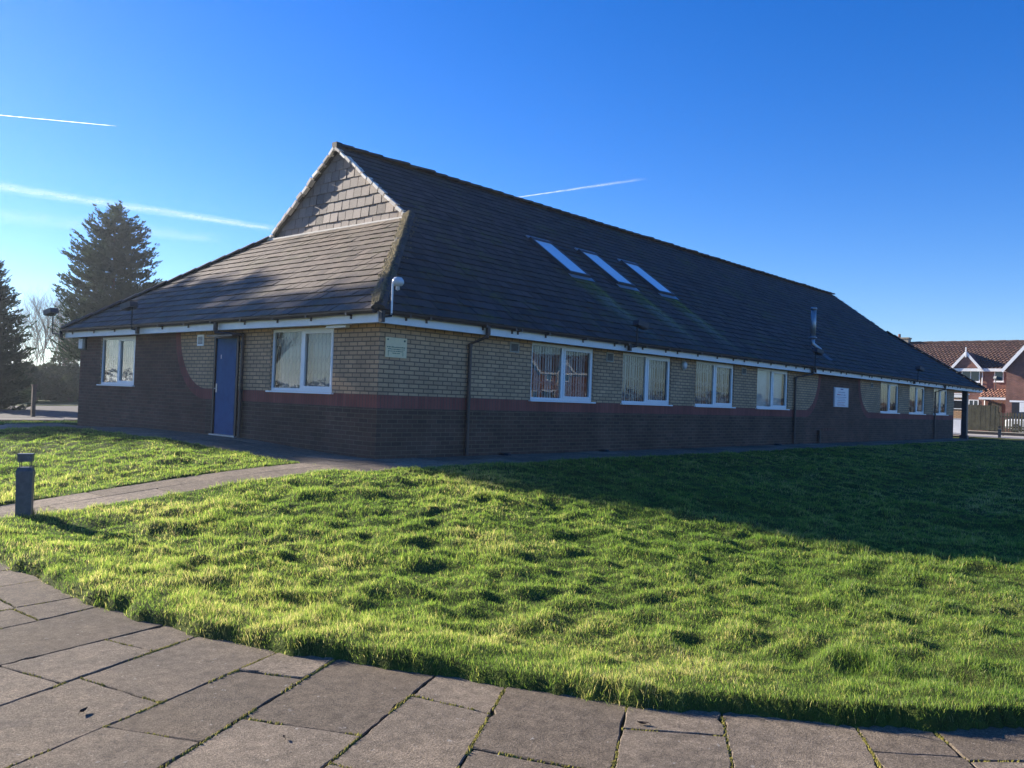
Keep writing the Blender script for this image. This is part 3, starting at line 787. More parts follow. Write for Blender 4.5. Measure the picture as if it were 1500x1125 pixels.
# back slope
flip = [[(a, b) for a, b in pl_] for pl_ in longpolys]
slope_tiles('roof_slope', (XE, BW + O, ZE), (-1, 0, 0), (0, -cosL, sinL), (0, sinL, cosL), [[(XE + O - a, b) for a, b in reversed(pl_)] for pl_ in longpolys], gauge, .33, M['tile'], bld, 2)
# near end slope (lit) and far end slope
PS = math.atan2(GZ0 - ZE, G + O); cS, sS = math.cos(PS), math.sin(PS); HS = (GZ0 - ZE) / sS
W2 = BW + 2 * O
e0 = yG + O
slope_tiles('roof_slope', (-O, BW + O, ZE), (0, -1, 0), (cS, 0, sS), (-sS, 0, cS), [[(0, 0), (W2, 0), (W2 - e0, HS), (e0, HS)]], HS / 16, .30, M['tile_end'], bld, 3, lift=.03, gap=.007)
PF = math.atan2(GZ0 - ZE, XE - GF); cF, sF = math.cos(PF), math.sin(PF); HF = (GZ0 - ZE) / sF
slope_tiles('roof_slope', (XE, -O, ZE), (0, 1, 0), (-cF, 0, sF), (sF, 0, cF), [[(0, 0), (W2, 0), (W2 - e0, HF), (e0, HF)]], HF / 16, .33, M['tile_end'], bld, 4)
# gablets: tile hung triangle set back under the verge
OV = .11
half = YM - yG; hgt = ZR - GZ0
for gxp, sg in ((G + OV, -1), (GF - OV, 1)):
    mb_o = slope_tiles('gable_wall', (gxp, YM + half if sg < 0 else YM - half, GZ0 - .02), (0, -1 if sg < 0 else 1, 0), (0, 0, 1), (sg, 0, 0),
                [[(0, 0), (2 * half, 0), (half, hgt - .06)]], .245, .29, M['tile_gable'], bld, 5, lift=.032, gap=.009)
# lead flashing at the foot of the gablet, verge mortar and undercloak
mb = MB(); mb.box(G - .05, G + OV, yG + .05, BW - yG - .05, GZ0 - .015, GZ0 + .02); mb.build('flashing', M['verge'], bld)
rr = random.Random(8)
for gxp, sg in ((G, 1), (GF, -1)):
    mb = MB()
    for side in (1, -1):
        n = 13
        for k in range(n):
            a, b = k / n, (k + 1) / n - .012
            ya, yb = yG + (YM - yG) * a, yG + (YM - yG) * b; za, zb = GZ0 + (ZR - GZ0) * a, GZ0 + (ZR - GZ0) * b
            if side < 0: ya, yb = BW - ya, BW - yb
            j = rr.uniform(-.018, .022)
            c = Vector((gxp + sg * .045 - sg * .05, (ya + yb) / 2, (za + zb) / 2 - .018 + j)); d = Vector((0, yb - ya, zb - za))
            nrm = Vector((1, 0, 0)).cross(d).normalized()
            mb.obox(c, (.05 + rr.uniform(0, .02), 0, 0), d / 2 + nrm * rr.uniform(-.012, .012), nrm * rr.uniform(.026, .044), 0, rr.random())
    mb.build('verge', M['verge'], bld)
    mb = MB()
    for s_ in (1, -1):
        y0, y1 = (yG, YM) if s_ > 0 else (BW - yG, BW - YM)
        c = Vector((gxp + sg * OV / 2 + sg * .003, (y0 + y1) / 2, (GZ0 + ZR) / 2 - .045)); d = Vector((0, y1 - y0, ZR - GZ0)); nrm = Vector((1, 0, 0)).cross(d).normalized()
        mb.obox(c, (OV / 2 - .004, 0, 0), d / 2, nrm * .012)
    mb.build('undercloak', M['ridge'], bld)  # dark tile colour makes the undercloak read as shadow under the verge
# ridge and hip caps, tile by tile, overlapping
def caps(name, a, b, n, r, drop, seed, mat=None):
    rr = random.Random(seed); a, b = Vector(a), Vector(b); d = (b - a) / n; dn = d.normalized(); mb = MB()
    sd = dn.cross(Vector((0, 0, 1))).normalized(); up = sd.cross(dn).normalized()
    for k in range(n):
        p, q2 = a + d * k, a + d * (k + 1) + dn * .02
        lift = rr.uniform(-.004, .008); l2 = .022
        if rr.random() < .07: lift += .016
        prof = []
        for t in range(7):
            an = math.pi * t / 6; prof.append((math.cos(an) * r, math.sin(an) * r * .62 - drop))
        r0 = [p + sd * x + up * (z + lift) for x, z in prof]; r1 = [q2 + sd * x * 1.03 + up * (z + lift + l2) for x, z in prof]
        tint = rr.random()
        for t in range(6): mb.face([r0[t], r0[t + 1], r1[t + 1], r1[t]], 0, None, tint)
        mb.face(list(reversed(r0)), 0, None, tint); mb.face(r1, 0, None, tint)
    return mb.build(name, mat or M['ridge'], bld)
caps('ridge_tiles', (G - .02, YM, ZR + .05), (GF + .02, YM, ZR + .05), 69, .13, .03, 1)
mb = MB(); mb.box(G - .06, G + .10, YM - .09, YM + .09, ZR - .12, ZR + .10); mb.build('ridge_end_block', M['ridge'], bld)
for (a, b) in (((-O, -O), (G, yG)), ((-O, BW + O), (G, BW - yG)), ((XE, -O), (GF, yG)), ((XE, BW + O), (GF, BW - yG))):
    caps('hip_tiles', (*a, ZE + .045), (*b, GZ0 + .045), 14, .12, .03, int(a[0] * 3 + a[1]) % 97)
# lichen and moss lumps along the near hip and under the roof windows
mb = MB(); rr = random.Random(4)
def lump(p, r, N):
    b = len(mb.v); N = Vector(N).normalized(); A = N.orthogonal().normalized(); B2 = N.cross(A)
    mb.v.append(tuple(Vector(p) + N * r * rr.uniform(.5, .9)))
    n = 6
    for k in range(n):
        an = k * math.tau / n + rr.random() * .4; q2 = r * rr.uniform(.6, 1.3); mb.v.append(tuple(Vector(p) + (A * math.cos(an) + B2 * math.sin(an)) * q2 - N * .01))
    for k in range(n): mb.f.append((b, b + 1 + k, b + 1 + (k + 1) % n)); mb.m.append(0); mb.uv.append([(0, 0)] * 3); mb.t.append(.5)
for _ in range(2300):
    t = rr.random() ** .9; x = -O + (G + O) * t; y = -O + (yG + O) * t; z = ZE + (GZ0 - ZE) * t
    u = rr.gauss(-.02, .045)
    u = u - .03 if rr.random() < .6 else u
    p = Vector((x + u * .7, y - u * .7, z + .135 - abs(u) * .55)); lump(p, rr.uniform(.008, .034), (-.5, .1, .85))
for _ in range(260):
    t = 1 - rr.random() ** 1.5; u = rr.gauss(.12, .09); x = -O + (G + O) * t; y = -O + (yG + O) * t; z = ZE + (GZ0 - ZE) * t
    lump((x + abs(u) * .9, y, z + .03), rr.uniform(.01, .025), (0, -sinL, cosL))
for (sx, sy) in SKYL:
    for _ in range(200):
        x = sx + .33 + rr.gauss(0, .05) + (.0 if rr.random() < .7 else -.75); y = sy - rr.random() ** 1.7 * 1.3; lump((x, y, ZE + (y + O) * math.tan(PL) + .022), rr.uniform(.008, .022), (0, -sinL, cosL))
o = mb.build('roof_lichen', M['lichen'], bld, smooth=True); o['kind'] = 'stuff'

# fascia, soffit, gutters, downpipes
FO = .275
mb = MB(); z0, z1 = 2.205, 2.385
def ring(mb, o0, o1, z0, z1, mat=0):
    mb.box(-o1, XE - O + o1, -o1, -o0, z0, z1, mat); mb.box(-o1, XE - O + o1, BW + o0, BW + o1, z0, z1, mat)
    mb.box(-o1, -o0, -o0, BW + o0, z0, z1, mat); mb.box(XE - O + o0, XE - O + o1, -o0, BW + o0, z0, z1, mat)
ring(mb, FO - .02, FO, z0, z1); mb.build('fascia', M['fascia'], bld)
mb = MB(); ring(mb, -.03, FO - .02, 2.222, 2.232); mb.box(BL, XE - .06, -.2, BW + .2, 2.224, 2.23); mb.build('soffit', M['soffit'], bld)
def gutter(a, b, out, n_br, seed):
    a, b, out = Vector(a), Vector(b), Vector(out); mb = MB(); r = .062
    prof = [(math.cos(t) * r, math.sin(t) * r) for t in np.linspace(math.pi, 2 * math.pi, 9)] + [(r * .86, .0)] + [(math.cos(t) * r * .86, math.sin(t) * r * .86) for t in np.linspace(2 * math.pi, math.pi, 9)]
    up = Vector((0, 0, 1)); sag = random.Random(seed)
    K = 14; last = None
    for k in range(K + 1):
        p = a.lerp(b, k / K) + up * sag.uniform(-.006, .006)
        cur = [p + out * (x + r + .004) + up * y for x, y in prof]
        if last:
            for i in range(len(prof) - 1): mb.face([last[i], cur[i], cur[i + 1], last[i + 1]])
        else: mb.face([p + out * (x + r + .004) + up * y for x, y in prof[:9]])
        last = cur
    mb.face([q2 for q2 in last[:9]])
    d = (b - a).normalized()
    for k in range(n_br):
        p = a.lerp(b, (k + .5) / n_br + sag.uniform(-.01, .01)); c = p + out * .06 - up * .036
        mb.obox(c - out * .01, d * .022, out * .072, up * .036); mb.obox(p + out * .01 - up * .085, d * .015, out * .012, up * .035)
    return mb.build('gutter', M['gutter'], bld)
ZG = 2.398
gutter((-FO, -FO, ZG), (XE - O + FO, -FO, ZG), (0, -1, 0), 46, 1); gutter((-FO, -FO, ZG), (-FO, BW + FO, ZG), (-1, 0, 0), 11, 2)
gutter((-FO, BW + FO, ZG), (XE - O + FO, BW + FO, ZG), (0, 1, 0), 40, 3); gutter((XE - O + FO, -FO, ZG), (XE - O + FO, BW + FO, ZG), (1, 0, 0), 12, 4)
def downpipe(outlet, pts, clips):
    mb = MB(); mb.tube(outlet, .045, 10); mb.tube(pts, .034, 10)
    for c in clips: mb.tube([Vector(c) - Vector((0, 0, .03)), Vector(c) + Vector((0, 0, .03))], .043, 10)
    o_ = mb.build('downpipe', M['gutter'], bld, smooth=False); return o_
for xo, xp in ((2.22, 2.07), (16.85, 16.26), (31.15, 30.78)):
    y0 = -FO - .066
    downpipe([(xo, y0, 2.36), (xo, y0, 2.2)], [(xo, y0, 2.24), (xo, y0, 2.17), (xp, -.055, 2.03), (xp, -.055, .02)], [(xp, -.055, 2.0), (xp, -.055, 1.06), (xp, -.055, .25)])
x0 = -FO - .066
downpipe([(x0, 4.56, 2.36), (x0, 4.56, 2.19)], [(x0, 4.56, 2.24), (x0, 4.56, 2.15), (-.055, 4.03, 2.12), (-.055, 4.03, 2.0), (-.055, 4.03, .14)], [(-.055, 4.03, 1.95), (-.055, 4.03, 1.05), (-.055, 4.03, .4)])

# wall vents
for x, z, w, hh in ((3.19, 1.955, .27, .2), (6.37, 1.955, .27, .21), (12.78, 1.965, .27, .2), (22.92, 1.955, .24, .17)):
    f = MB(); f.box(0, w, -.018, -.002, 0, hh); v_ = f.build('vent', M['vent'], bld, loc=(x, 0, z))
    f = MB()
    for k in range(6): f.box(.035, w - .035, -.024, -.0185, .03 + k * (hh - .06) / 6, .03 + (k + .75) * (hh - .06) / 6)
    f.build('louvre', M['vent_dark'], v_)
f = MB(); f.box(-.018, -.002, 0, .26, 0, .23); v_ = f.build('vent', M['white'], bld, loc=(0, 5.59, 1.93))
f = MB()
for k in range(6): f.box(-.024, -.0185, .04, .22, .04 + k * .026, .055 + k * .026)
f.build('louvre', M['vent_dark'], v_)
# porch post, flue, movement joint
mb = MB(); mb.box(36.05, 36.27, -.02, .20, -.1, 2.224); mb.box(36.0, 36.32, -.07, .25, -.1, .12); mb.build('porch_post', M['dark_metal'], bld)
mb = MB(); mb.box(36.05, 36.27, 8.0, 8.22, -.1, 2.224); mb.build('porch_post', M['dark_metal'], bld)
def roof_z(y): return ZE + (y + O) * math.tan(PL)
fx, fy = 19.12, .62
mb = MB(); zf = roof_z(fy)
mb.tube([(fx + .20, fy - .2, roof_z(fy - .2) - .02), (fx + .17, fy - .17, zf + .0), (fx, fy, zf + .17), (fx, fy, zf + .4)], .075, 14)
mb.tube([(fx, fy, zf + .38), (fx, fy, zf + 1.34)], .088, 18); mb.lathe([(.088, 0), (.135, .0), (.135, .035), (.088, .05)], (fx, fy, zf + .37), 18)
mb.lathe([(.09, 0), (.11, .01), (.11, .06), (.085, .085), (.0, .09)], (fx, fy, zf + 1.32), 18)
mb.build('flue', M['steel'], bld, smooth=True)
mb = MB(); mb.face([(fx - .0 + .05, fy - .55, roof_z(fy - .55) + .034), (fx + .5, fy - .55, roof_z(fy - .55) + .034), (fx + .5, fy + .1, roof_z(fy + .1) + .034), (fx + .05, fy + .1, roof_z(fy + .1) + .034)])
mb.build('flue_flashing', M['dark_metal'], bld)
# roof windows
def rooflight(xc):
    root_v0 = (2.30 + O) / cosL; yc0, yc1 = 2.10, 3.46
    w = .84
    Ux, Vv, Nn = Vector((1, 0, 0)), Vector((0, cosL, sinL)), Vector((0, -sinL, cosL))
    org = Vector((xc - w / 2, yc0, roof_z(yc0))); H = (yc1 - yc0) / cosL
    P = lambda u, v, n: org + Ux * u + Vv * v + Nn * n
    f = MB()
    def bar(u0, u1, v0, v1, n0, n1): f.prism([P(u0, v0, n0), P(u1, v0, n0), P(u1, v1, n0), P(u0, v1, n0)], Nn * (n1 - n0))
    t = .062
    bar(0, w, 0, t, .0, .095); bar(0, w, H - t * 1.5, H, .0, .105); bar(0, t, t, H - t * 1.5, .0, .095); bar(w - t, w, t, H - t * 1.5, .0, .095)
    rw = f.build('roof_window', M['dark_metal'], bld)
    g_ = MB(); g_.face([P(t, t, .082), P(w - t, t, .082), P(w - t, H - 1.5 * t, .082), P(t, H - 1.5 * t, .082)]); g_.build('pane', M['roof_glass'], rw)
    s_ = MB(); s_.prism([P(-.06, -.17, .03), P(w + .06, -.17, .03), P(w + .06, -.005, .034), P(-.06, -.005, .034)], Nn * .006); s_.build('apron_flashing', M['steel'], rw)
    s_ = MB(); s_.prism([P(-.05, H + .004, .04), P(w + .05, H + .004, .04), P(w + .05, H + .10, .05), P(-.05, H + .10, .05)], Nn * .03); s_.build('top_flashing', M['steel'], rw)
for xc in (8.06, 10.12, 12.18): rooflight(xc)
# debris drain hole details at wall foot
for x in (3.0, 6.2, 14.9):
    mb = MB(); mb.lathe([(.0, .05), (.10, .045), (.13, .0)], (x, -.16, .0), 10); mb.build('gully_cover', M['black'], bld)

for k in range(5):
    mb = MB(); x = 18.55 + k * .235; mb.box(x, x + .2, -.012, -.002, .40, .49); mb.build('air_brick', M['terracotta'], bld)
mb = MB(); mb.tube([(18.2, -.06, .02), (18.2, -.06, .42)], .05, 10); mb.build('vent_stub', M['gutter'], bld)
# floodlights on brackets (things of their own)
def floodlight(name, base, arm, top_z, head_dir, label, white=False):
    root = empty('floodlight', base, label, 'floodlight', 'floodlights on brackets along the eaves')
    b = MB(); a = Vector(arm)
    b.box(-.035, .035, -.035, .035, -.10, .08); b.tube([(0, 0, -.02), a + Vector((0, 0, -.02)), a + Vector((0, 0, .02))], .018, 8)
    b.build('bracket', M['black'], root)
    p = MB(); p.tube([a, a + Vector((0, 0, top_z))], .016, 8); p.build('pole', M['white'] if white else M['black'], root)
    hd = Vector(head_dir).normalized(); sd = Vector((-hd.y, hd.x, 0)); c = a + Vector((0, 0, top_z + .03)) + hd * .10
    h = MB()
    if white:
        h.lathe([(0, .085), (.06, .075), (.095, .03), (.10, -.02), (.07, -.06), (0, -.07)], tuple(c), 14); h.lathe([(.03, 0), (.035, -.05), (0, -.07)], tuple(c + Vector((0, 0, -.07))), 10)
        h.build('lamp_head', M['bulb'], root, smooth=True)
    else:
        up = Vector((0, 0, 1)); d = (hd - up * .25).normalized(); n2 = sd.cross(d).normalized()
        h.obox(c, d * .15, sd * .11, n2 * .06); h.obox(c + d * .03 + n2 * .066, d * .11, sd * .09, n2 * .012); h.build('lamp_head', M['dark_metal'], root)
        g_ = MB(); g_.obox(c + d * .154, d * .006, sd * .09, n2 * .048); g_.build('lens', M['bulb'], root)
    return root
floodlight('floodlight', (-.30, -.40, 2.30), (.16, -.04, .03), .50, (1, -.1, 0), 'white round headed floodlight standing at the near corner of the eaves', True)
floodlight('floodlight', (6.74, -.36, 2.31), (.16, -.08, .03), .44, (1, -.35, 0), 'dark floodlight on the eaves below the three roof windows')
floodlight('floodlight', (16.98, -.36, 2.31), (-.22, -.08, .03), .50, (1, -.35, 0), 'dark floodlight on the eaves beside the steel flue')
floodlight('floodlight', (26.80, -.36, 2.33), (.16, -.08, .03), .46, (1, -.35, 0), 'dark floodlight on the eaves above the three far windows')
floodlight('floodlight', (-.36, 7.84, 2.30), (-.08, .12, .03), .46, (-.3, 1, 0), 'dark floodlight on the shaded end eaves near the small window')
floodlight('floodlight', (-.36, 12.04, 2.30), (-.10, .28, .03), .50, (-.25, 1, 0), 'dark floodlight on an arm beyond the far end eaves corner by the bare trees')
floodlight('floodlight', (XE + .03, -.40, 2.36), (.32, -.35, .04), .52, (.6, -.6, 0), 'floodlight on an arm beyond the porch corner in front of the house')

# plaque, sign, alarm box, round light
pq = MB(); pq.box(0, .46, -.022, -.003, 0, .33); po = pq.build('wall_plaque', M['plaque'], None, loc=(.118, 0, 1.678)); tag(po, 'small cream plaque with green lettering on buff brick beside the corner', 'plaque')
rr = random.Random(5)
for row, (a, b, hh) in enumerate(((.03, .43, .014), (.05, .41, .012), (.05, .38, .012), (.15, .31, .011))):
    z = .165 - row * .033; x = a; tx = MB()
    while x < b: w_ = rr.uniform(.012, .035); tx.box(x, min(x + w_, b), -.0245, -.0225, z, z + hh * rr.uniform(.7, 1.1)); x += w_ + rr.uniform(.004, .012)
    tx.build('lettering', M['plaque_ink'], po)
for (x0_, x1_, z0_, z1_, nm) in ((.055, .062, .02, .10, 'printed_bar'), (.375, .382, .03, .085, 'printed_bar'), (.03, .06, .28, .305, 'emblem'), (.39, .425, .27, .30, 'emblem')):
    tx = MB(); tx.box(x0_, x1_, -.0245, -.0225, z0_, z1_); tx.build(nm, M['plaque_ink'], po)
sg = MB(); sg.box(0, 1.32, -.03, -.003, 0, .66)
sgn = empty('wall_sign', (19.42, 0, 1.19), 'white notice sign with small blue heading on the dark brick bay', 'sign')
f = MB(); f.box(0, 1.33, -.028, -.003, 0, .66); f.build('sign_frame', M['sign_frame'], sgn)
f = MB(); f.box(.09, 1.24, -.036, -.0285, .015, .645); f.build('sign_face', M['sign_white'], sgn)
for nm, mt, rows in (('heading', M['ink_blue'], ((.55, .78, .585, .62),)), ('red_lettering', M['ink_red'], ((.25, .55, .40, .435), (.3, .98, .155, .17), (.28, 1.0, .06, .075))), ('grey_lettering', M['ink_grey'], ((.35, .95, .49, .515), (.62, .74, .40, .43), (.82, 1.02, .40, .43), (.2, 1.08, .325, .345), (.34, .95, .27, .285), (.3, 1.05, .215, .23), (.26, .9, .10, .115)))):
    for a, b, z0, z1 in rows:
        x = a; tx = MB()
        while x < b: w_ = rr.uniform(.03, .10); tx.box(x, min(x + w_, b), -.0385, -.0365, z0, z1); x += w_ + .018
        tx.build(nm, mt, sgn)
al = empty('alarm_box', (-.003, 11.5, 2.06), 'white alarm box with dark backplate high on the far end of the shaded wall', 'alarm box')
f = MB(); f.box(-.03, 0, -.17, .17, -.16, .15); f.build('backplate', M['black'], al)
f = MB(); f.prism([(-.032, -.11, -.12), (-.032, .11, -.12), (-.032, .12, .12), (-.032, -.12, .12)], (-.055, 0, 0)); f.build('cover', M['alarm_white'], al)
rl = empty('bulkhead_light', (9.66, -.003, 2.05), 'oval bulkhead light between second and third window of the long wall', 'wall light')
f = MB(); f.tube([(0, 0, 0), (0, -.03, 0)], .125, 18); f.build('base', M['vent'], rl)
f = MB(); f.tube([(0, -.03, 0), (0, -.07, 0), (0, -.085, 0)], [.10, .09, .05], 18); f.build('lens', M['bulb'], rl, smooth=True)
sl2 = empty('soffit_light', (-.13, .95, 2.221), 'small white light fitting under the end soffit beside the big end window', 'wall light')
f = MB(); f.box(-.06, .06, -.3, .3, -.012, 0); f.build('base', M['white'], sl2)
f = MB(); f.prism([(-.045, -.27, -.013), (.045, -.27, -.013), (.045, .27, -.013), (-.045, .27, -.013)], (0, 0, -.05)); f.build('diffuser', M['bulb'], sl2)

# ------------------------------------------------------------------ bollard lights
def bollard_proto():
    root = empty('bollard_light', (0, 0, 0), 'dark square bollard light with flat cap on the lawn beside the narrow path', 'bollard', 'bollard lights')
    b = MB(); 
    def frustum(w0, w1, z0, z1, d0=None, d1=None):
        lo = [(-w0, -w0, z0), (w0, -w0, z0), (w0, w0, z0), (-w0, w0, z0)]; hi = [(-w1, -w1, z1), (w1, -w1, z1), (w1, w1, z1), (-w1, w1, z1)]
        for i in range(4):
            j = (i + 1) % 4; b.face([lo[i], lo[j], hi[j], hi[i]])
        b.face(hi); b.face(lo[::-1])
    frustum(.072, .075, -.1, .445); frustum(.080, .080, .445, .505); frustum(.080, .060, .505, .545)
    b.build('body', M['bollard'], root)
    b = MB()
    for i in (-1, 1):
        for j in (-1, 1): b = MB(); b.tube([(i * .048, j * .048, .54), (i * .048, j * .048, .61)], .005, 6); b.build('lens_post', M['dark_metal'], root)
    b = MB(); frustum(.067, .070, .605, .675); frustum(.074, .072, .675, .688); b.build('cap', M['bollard'], root)
    return root
bo = bollard_proto(); bx, by = -5.62, -1.10; bo.location = (bx, by, Tz(bx, by) + .0); bo.rotation_euler = (R_(-.8), R_(1.0), R_(62))
b2 = copy_tree(bo); b2.location = (43.75, .18, -.14); b2.rotation_euler = (0, 0, R_(10)); b2['label'] = 'dark bollard light at the far pavement in front of the fence'

# ------------------------------------------------------------------ roads and pavements beyond
def strip_sheet(name, x0, x1, y0, y1, mat, dz, n=24, along='x'):
    mb = MB()
    for k in range(n):
        for j in range(4):
            if along == 'x': a, b, c, d = x0 + (x1 - x0) * k / n, x0 + (x1 - x0) * (k + 1) / n, y0 + (y1 - y0) * j / 4, y0 + (y1 - y0) * (j + 1) / 4
            else: a, b, c, d = x0 + (x1 - x0) * j / 4, x0 + (x1 - x0) * (j + 1) / 4, y0 + (y1 - y0) * k / n, y0 + (y1 - y0) * (k + 1) / n
            mb.face([(a, c, Tz(a, c) + dz), (b, c, Tz(b, c) + dz), (b, d, Tz(b, d) + dz), (a, d, Tz(a, d) + dz)])
    return tag(mb.build(name, mat), kind='structure')
strip_sheet('road', -90, 38, 27.0, 46.0, M['tarmac'], .03)
strip_sheet('kerb', -90, 38, 26.8, 27.0, M['concrete'], .10)
strip_sheet('kerb', -90, 38, 46.0, 46.2, M['concrete'], .10)
strip_sheet('pavement', 43.3, 53.0, -70, 26, M['pavement_pale'], .03, along='y')
strip_sheet('road', 53.2, 59.5, -70, 26, M['tarmac'], .02, along='y')
strip_sheet('pavement', 59.7, 61.9, -70, 26, M['pavement_pale'], .07, along='y')
strip_sheet('kerb', 53.0, 53.2, -70, 26, M['concrete'], .08, along='y')
mb = MB()
mb.tube([(50.2, -14, .02), (50.2, 7, .02)], .05, 8)
rail = empty('kerb_shadow_strip', (50.2, -14, 0), 'black strip standing in for the kerb shadow along the far pavement edge', 'rail')
mb = MB(); mb.box(-.05, .05, 0, 22, -.06, .10); mb.build('bar', M['kerb_shadow'], rail)  # black strip added in place of the shadow along the kerb
mb = MB()
for k in range(8): mb = MB(); mb.box(-.04, .04, .3 + k * 3, .38 + k * 3, -.2, -.062); mb.build('foot', M['kerb_shadow'], rail)
# outbuilding seen through the porch
ob = empty('brick_outbuilding', (44.2, 2.0, -.11), 'low buff outbuilding glimpsed through the porch', 'building')
f = MB()
f.box(0, .7, .03, 5, 0, 2.36); f.build('wall', M['buff'], ob)
f = MB(); f.box(-.06, .75, -.0, 5.1, 2.36, 2.42); f.box(-.05, -.001, .035, 3, 2.18, 2.34); f.build('fascia', M['fascia'], ob)
f = MB(); f.box(-.04, -.001, .1, 2.2, 1.52, 2.05); wo = f.build('window', M['white'], ob)
f = MB(); f.box(-.045, -.0405, .15, 2.15, 1.57, 2.0); f.build('pane', M['dark_glass'], wo)
for y0 in (.12, 1.0):
    f = MB(); f.box(-.05, -.001, y0, y0 + .82, .08, 1.0); dd = f.build('panel_door', M['sign_frame'], ob); f = MB(); f.box(-.056, -.0505, y0 + .1, y0 + .72, .18, .92); f.build('panel', M['sign_white'], dd)

# ------------------------------------------------------------------ houses
def make_house(label):
    """two-storey red brick house; local x runs along the street front (0..12), the front faces -y"""
    root = empty('brick_house', (0, 0, 0), label, 'house', 'red brick houses along the street')
    Lh, D, ze, zr = 12.2, 8.2, 5.15, 7.50
    MM = [M['house_brick']]
    b = MB(); b.box(0, Lh, 0, D, -.3, ze)
    for x in (0.0, Lh):
        pts = [(x, 0, ze), (x, D, ze), (x, D / 2, zr - .05)]
        b.face(pts if x else pts[::-1], 0, [(p[1], p[2]) for p in (pts if x else pts[::-1])])
    b.build('wall', MM, root)
    p = math.atan2(zr - ze, D / 2); c, s = math.cos(p), math.sin(p); ov = .35; ll = (D / 2 + ov) / c
    slope_tiles('roof', (-.25, -ov, ze - ov * math.tan(p) + .1), (1, 0, 0), (0, c, s), (0, -s, c), [[(0, 0), (Lh + .5, 0), (Lh + .5, ll), (0, ll)]], .33, .30, M['house_tile'], root, 11, lift=.07, roll=.22)
    slope_tiles('roof', (Lh + .25, D + ov, ze - ov * math.tan(p) + .1), (-1, 0, 0), (0, -c, s), (0, s, c), [[(0, 0), (Lh + .5, 0), (Lh + .5, ll), (0, ll)]], .33, .30, M['house_tile'], root, 12, lift=.07, roll=.22)
    b = MB()
    for k in range(26): x = -.25 + k * .487; b.tube([(x, D / 2, zr + .13 + .02 * (k % 2)), (x + .48, D / 2, zr + .14 + .02 * (k % 2))], .11, 8)
    b.build('ridge_tiles', M['house_tile_cap'], root)
    b = MB(); b.box(-.25, Lh + .25, -ov - .03, -ov, ze - .30, ze - .06); b.box(-.25, Lh + .25, -ov, -.002, ze - .30, ze - .285)
    for x in (-.28, Lh + .25):
        for sg_ in (1, -1):
            y0 = -ov if sg_ > 0 else D + ov
            a = Vector((x + .015, y0, ze - .16)); e = Vector((x + .015, D / 2, zr + .0)); d = e - a; n = Vector((1, 0, 0)).cross(d).normalized()
            b.obox((a + e) / 2, (.015, 0, 0), d / 2, n * .11)
    b.build('bargeboard', M['fascia'], root)
    def win(x, z, w, hh, y=0.0, mul=1, side=None):
        f = MB(); t = .07
        f.box(x, x + w, y - .04, y - .002, z, z + t); f.box(x, x + w, y - .04, y - .002, z + hh - t, z + hh)
        f.box(x, x + t, y - .04, y - .002, z + t, z + hh - t); f.box(x + w - t, x + w, y - .04, y - .002, z + t, z + hh - t)
        for k in range(mul): xm = x + w * (k + 1) / (mul + 1); f.box(xm - .035, xm + .035, y - .04, y - .002, z + t, z + hh - t)
        fr = f.build('window', M['white'], root)
        f = MB(); f.face([(x + t, y - .02, z + t), (x + w - t, y - .02, z + t), (x + w - t, y - .02, z + hh - t), (x + t, y - .02, z + hh - t)]); f.build('pane', M['dark_glass'], fr)
        f = MB(); f.box(x - .05, x + w + .05, y - .09, y - .042, z - .06, z - .002); f.build('sill', M['white'], fr)
    # local x = 12.2 - world offset; small gable over left window, wing on the right
    def gablet(x0, x1, apex, zb, y0):
        f = MB(); xm = (x0 + x1) / 2
        f.face([(x0, y0, zb), (x1, y0, zb), (xm, y0, apex)], 0, [(x0, zb), (x1, zb), (xm, apex)]); f.build('gable_wall', MM, root)
        f = MB()
        for (xa, xb) in ((x0 - .15, xm), (x1 + .15, xm)):
            a = Vector((xa, y0 - .1, zb - .12)); e = Vector((xb, y0 - .1, apex + .05)); d = e - a; n = Vector((0, 1, 0)).cross(d).normalized()
            f.obox((a + e) / 2, (0, .03, 0), d / 2, n * .10)
        f.box(xm - .05, xm + .05, y0 - .17, y0 - .135, apex - .35, apex + .5); f.build('bargeboard', M['fascia'], root)
        f = MB()
        for sgn_, xa in ((1, x0 - .2), (-1, x1 + .2)):
            f.face([(xa, y0 - .07, zb - .05), (xm, y0 - .07, apex + .13), (xm, y0 + 3.2, apex + .13), (xa, y0 + .4, zb - .05)], 0, None, .4)
        f.build('gable_roof', M['house_tile'], root)
    gablet(4.55, 6.55, 6.35, 5.14, -.36)
    f = MB(); f.box(4.55, 6.55, -.36, -.003, 4.86, 5.13); f.build('gable_base', MM, root)
    win(5.15, 3.98, 1.4, 1.0, 0, 1); win(7.6, 4.03, .7, .95, 0, 0)
    win(5.75, 1.3, .75, 1.2, 0, 1); win(1.2, 3.98, 1.4, 1.0, 0, 1); win(1.2, 1.2, 1.7, 1.2, 0, 2)
    # porch canopy and door
    f = MB(); f.face([(6.85, -1.25, 2.72), (8.75, -1.25, 2.72), (8.75, -.01, 3.42), (6.85, -.01, 3.42)], 0, None, .6)
    po_ = slope_tiles('porch_roof', (6.8, -1.3, 2.70), (1, 0, 0), (0, .87, .49), (0, -.49, .87), [[(0, 0), (1.95, 0), (1.95, 1.45), (0, 1.45)]], .29, .24, M['porch_tile'], root, 14, lift=.07, roll=.3)
    f = MB(); f.box(6.8, 8.75, -1.33, -1.3, 2.52, 2.70); f.box(6.8, 6.84, -1.3, -.003, 2.52, 2.70); f.box(8.71, 8.75, -1.3, -.003, 2.52, 2.70); f.build('porch_fascia', M['fascia'], root)
    f = MB(); f.box(7.2, 8.2, -.06, -.003, .02, 2.3); f.build('door', M['post_wood'], root)
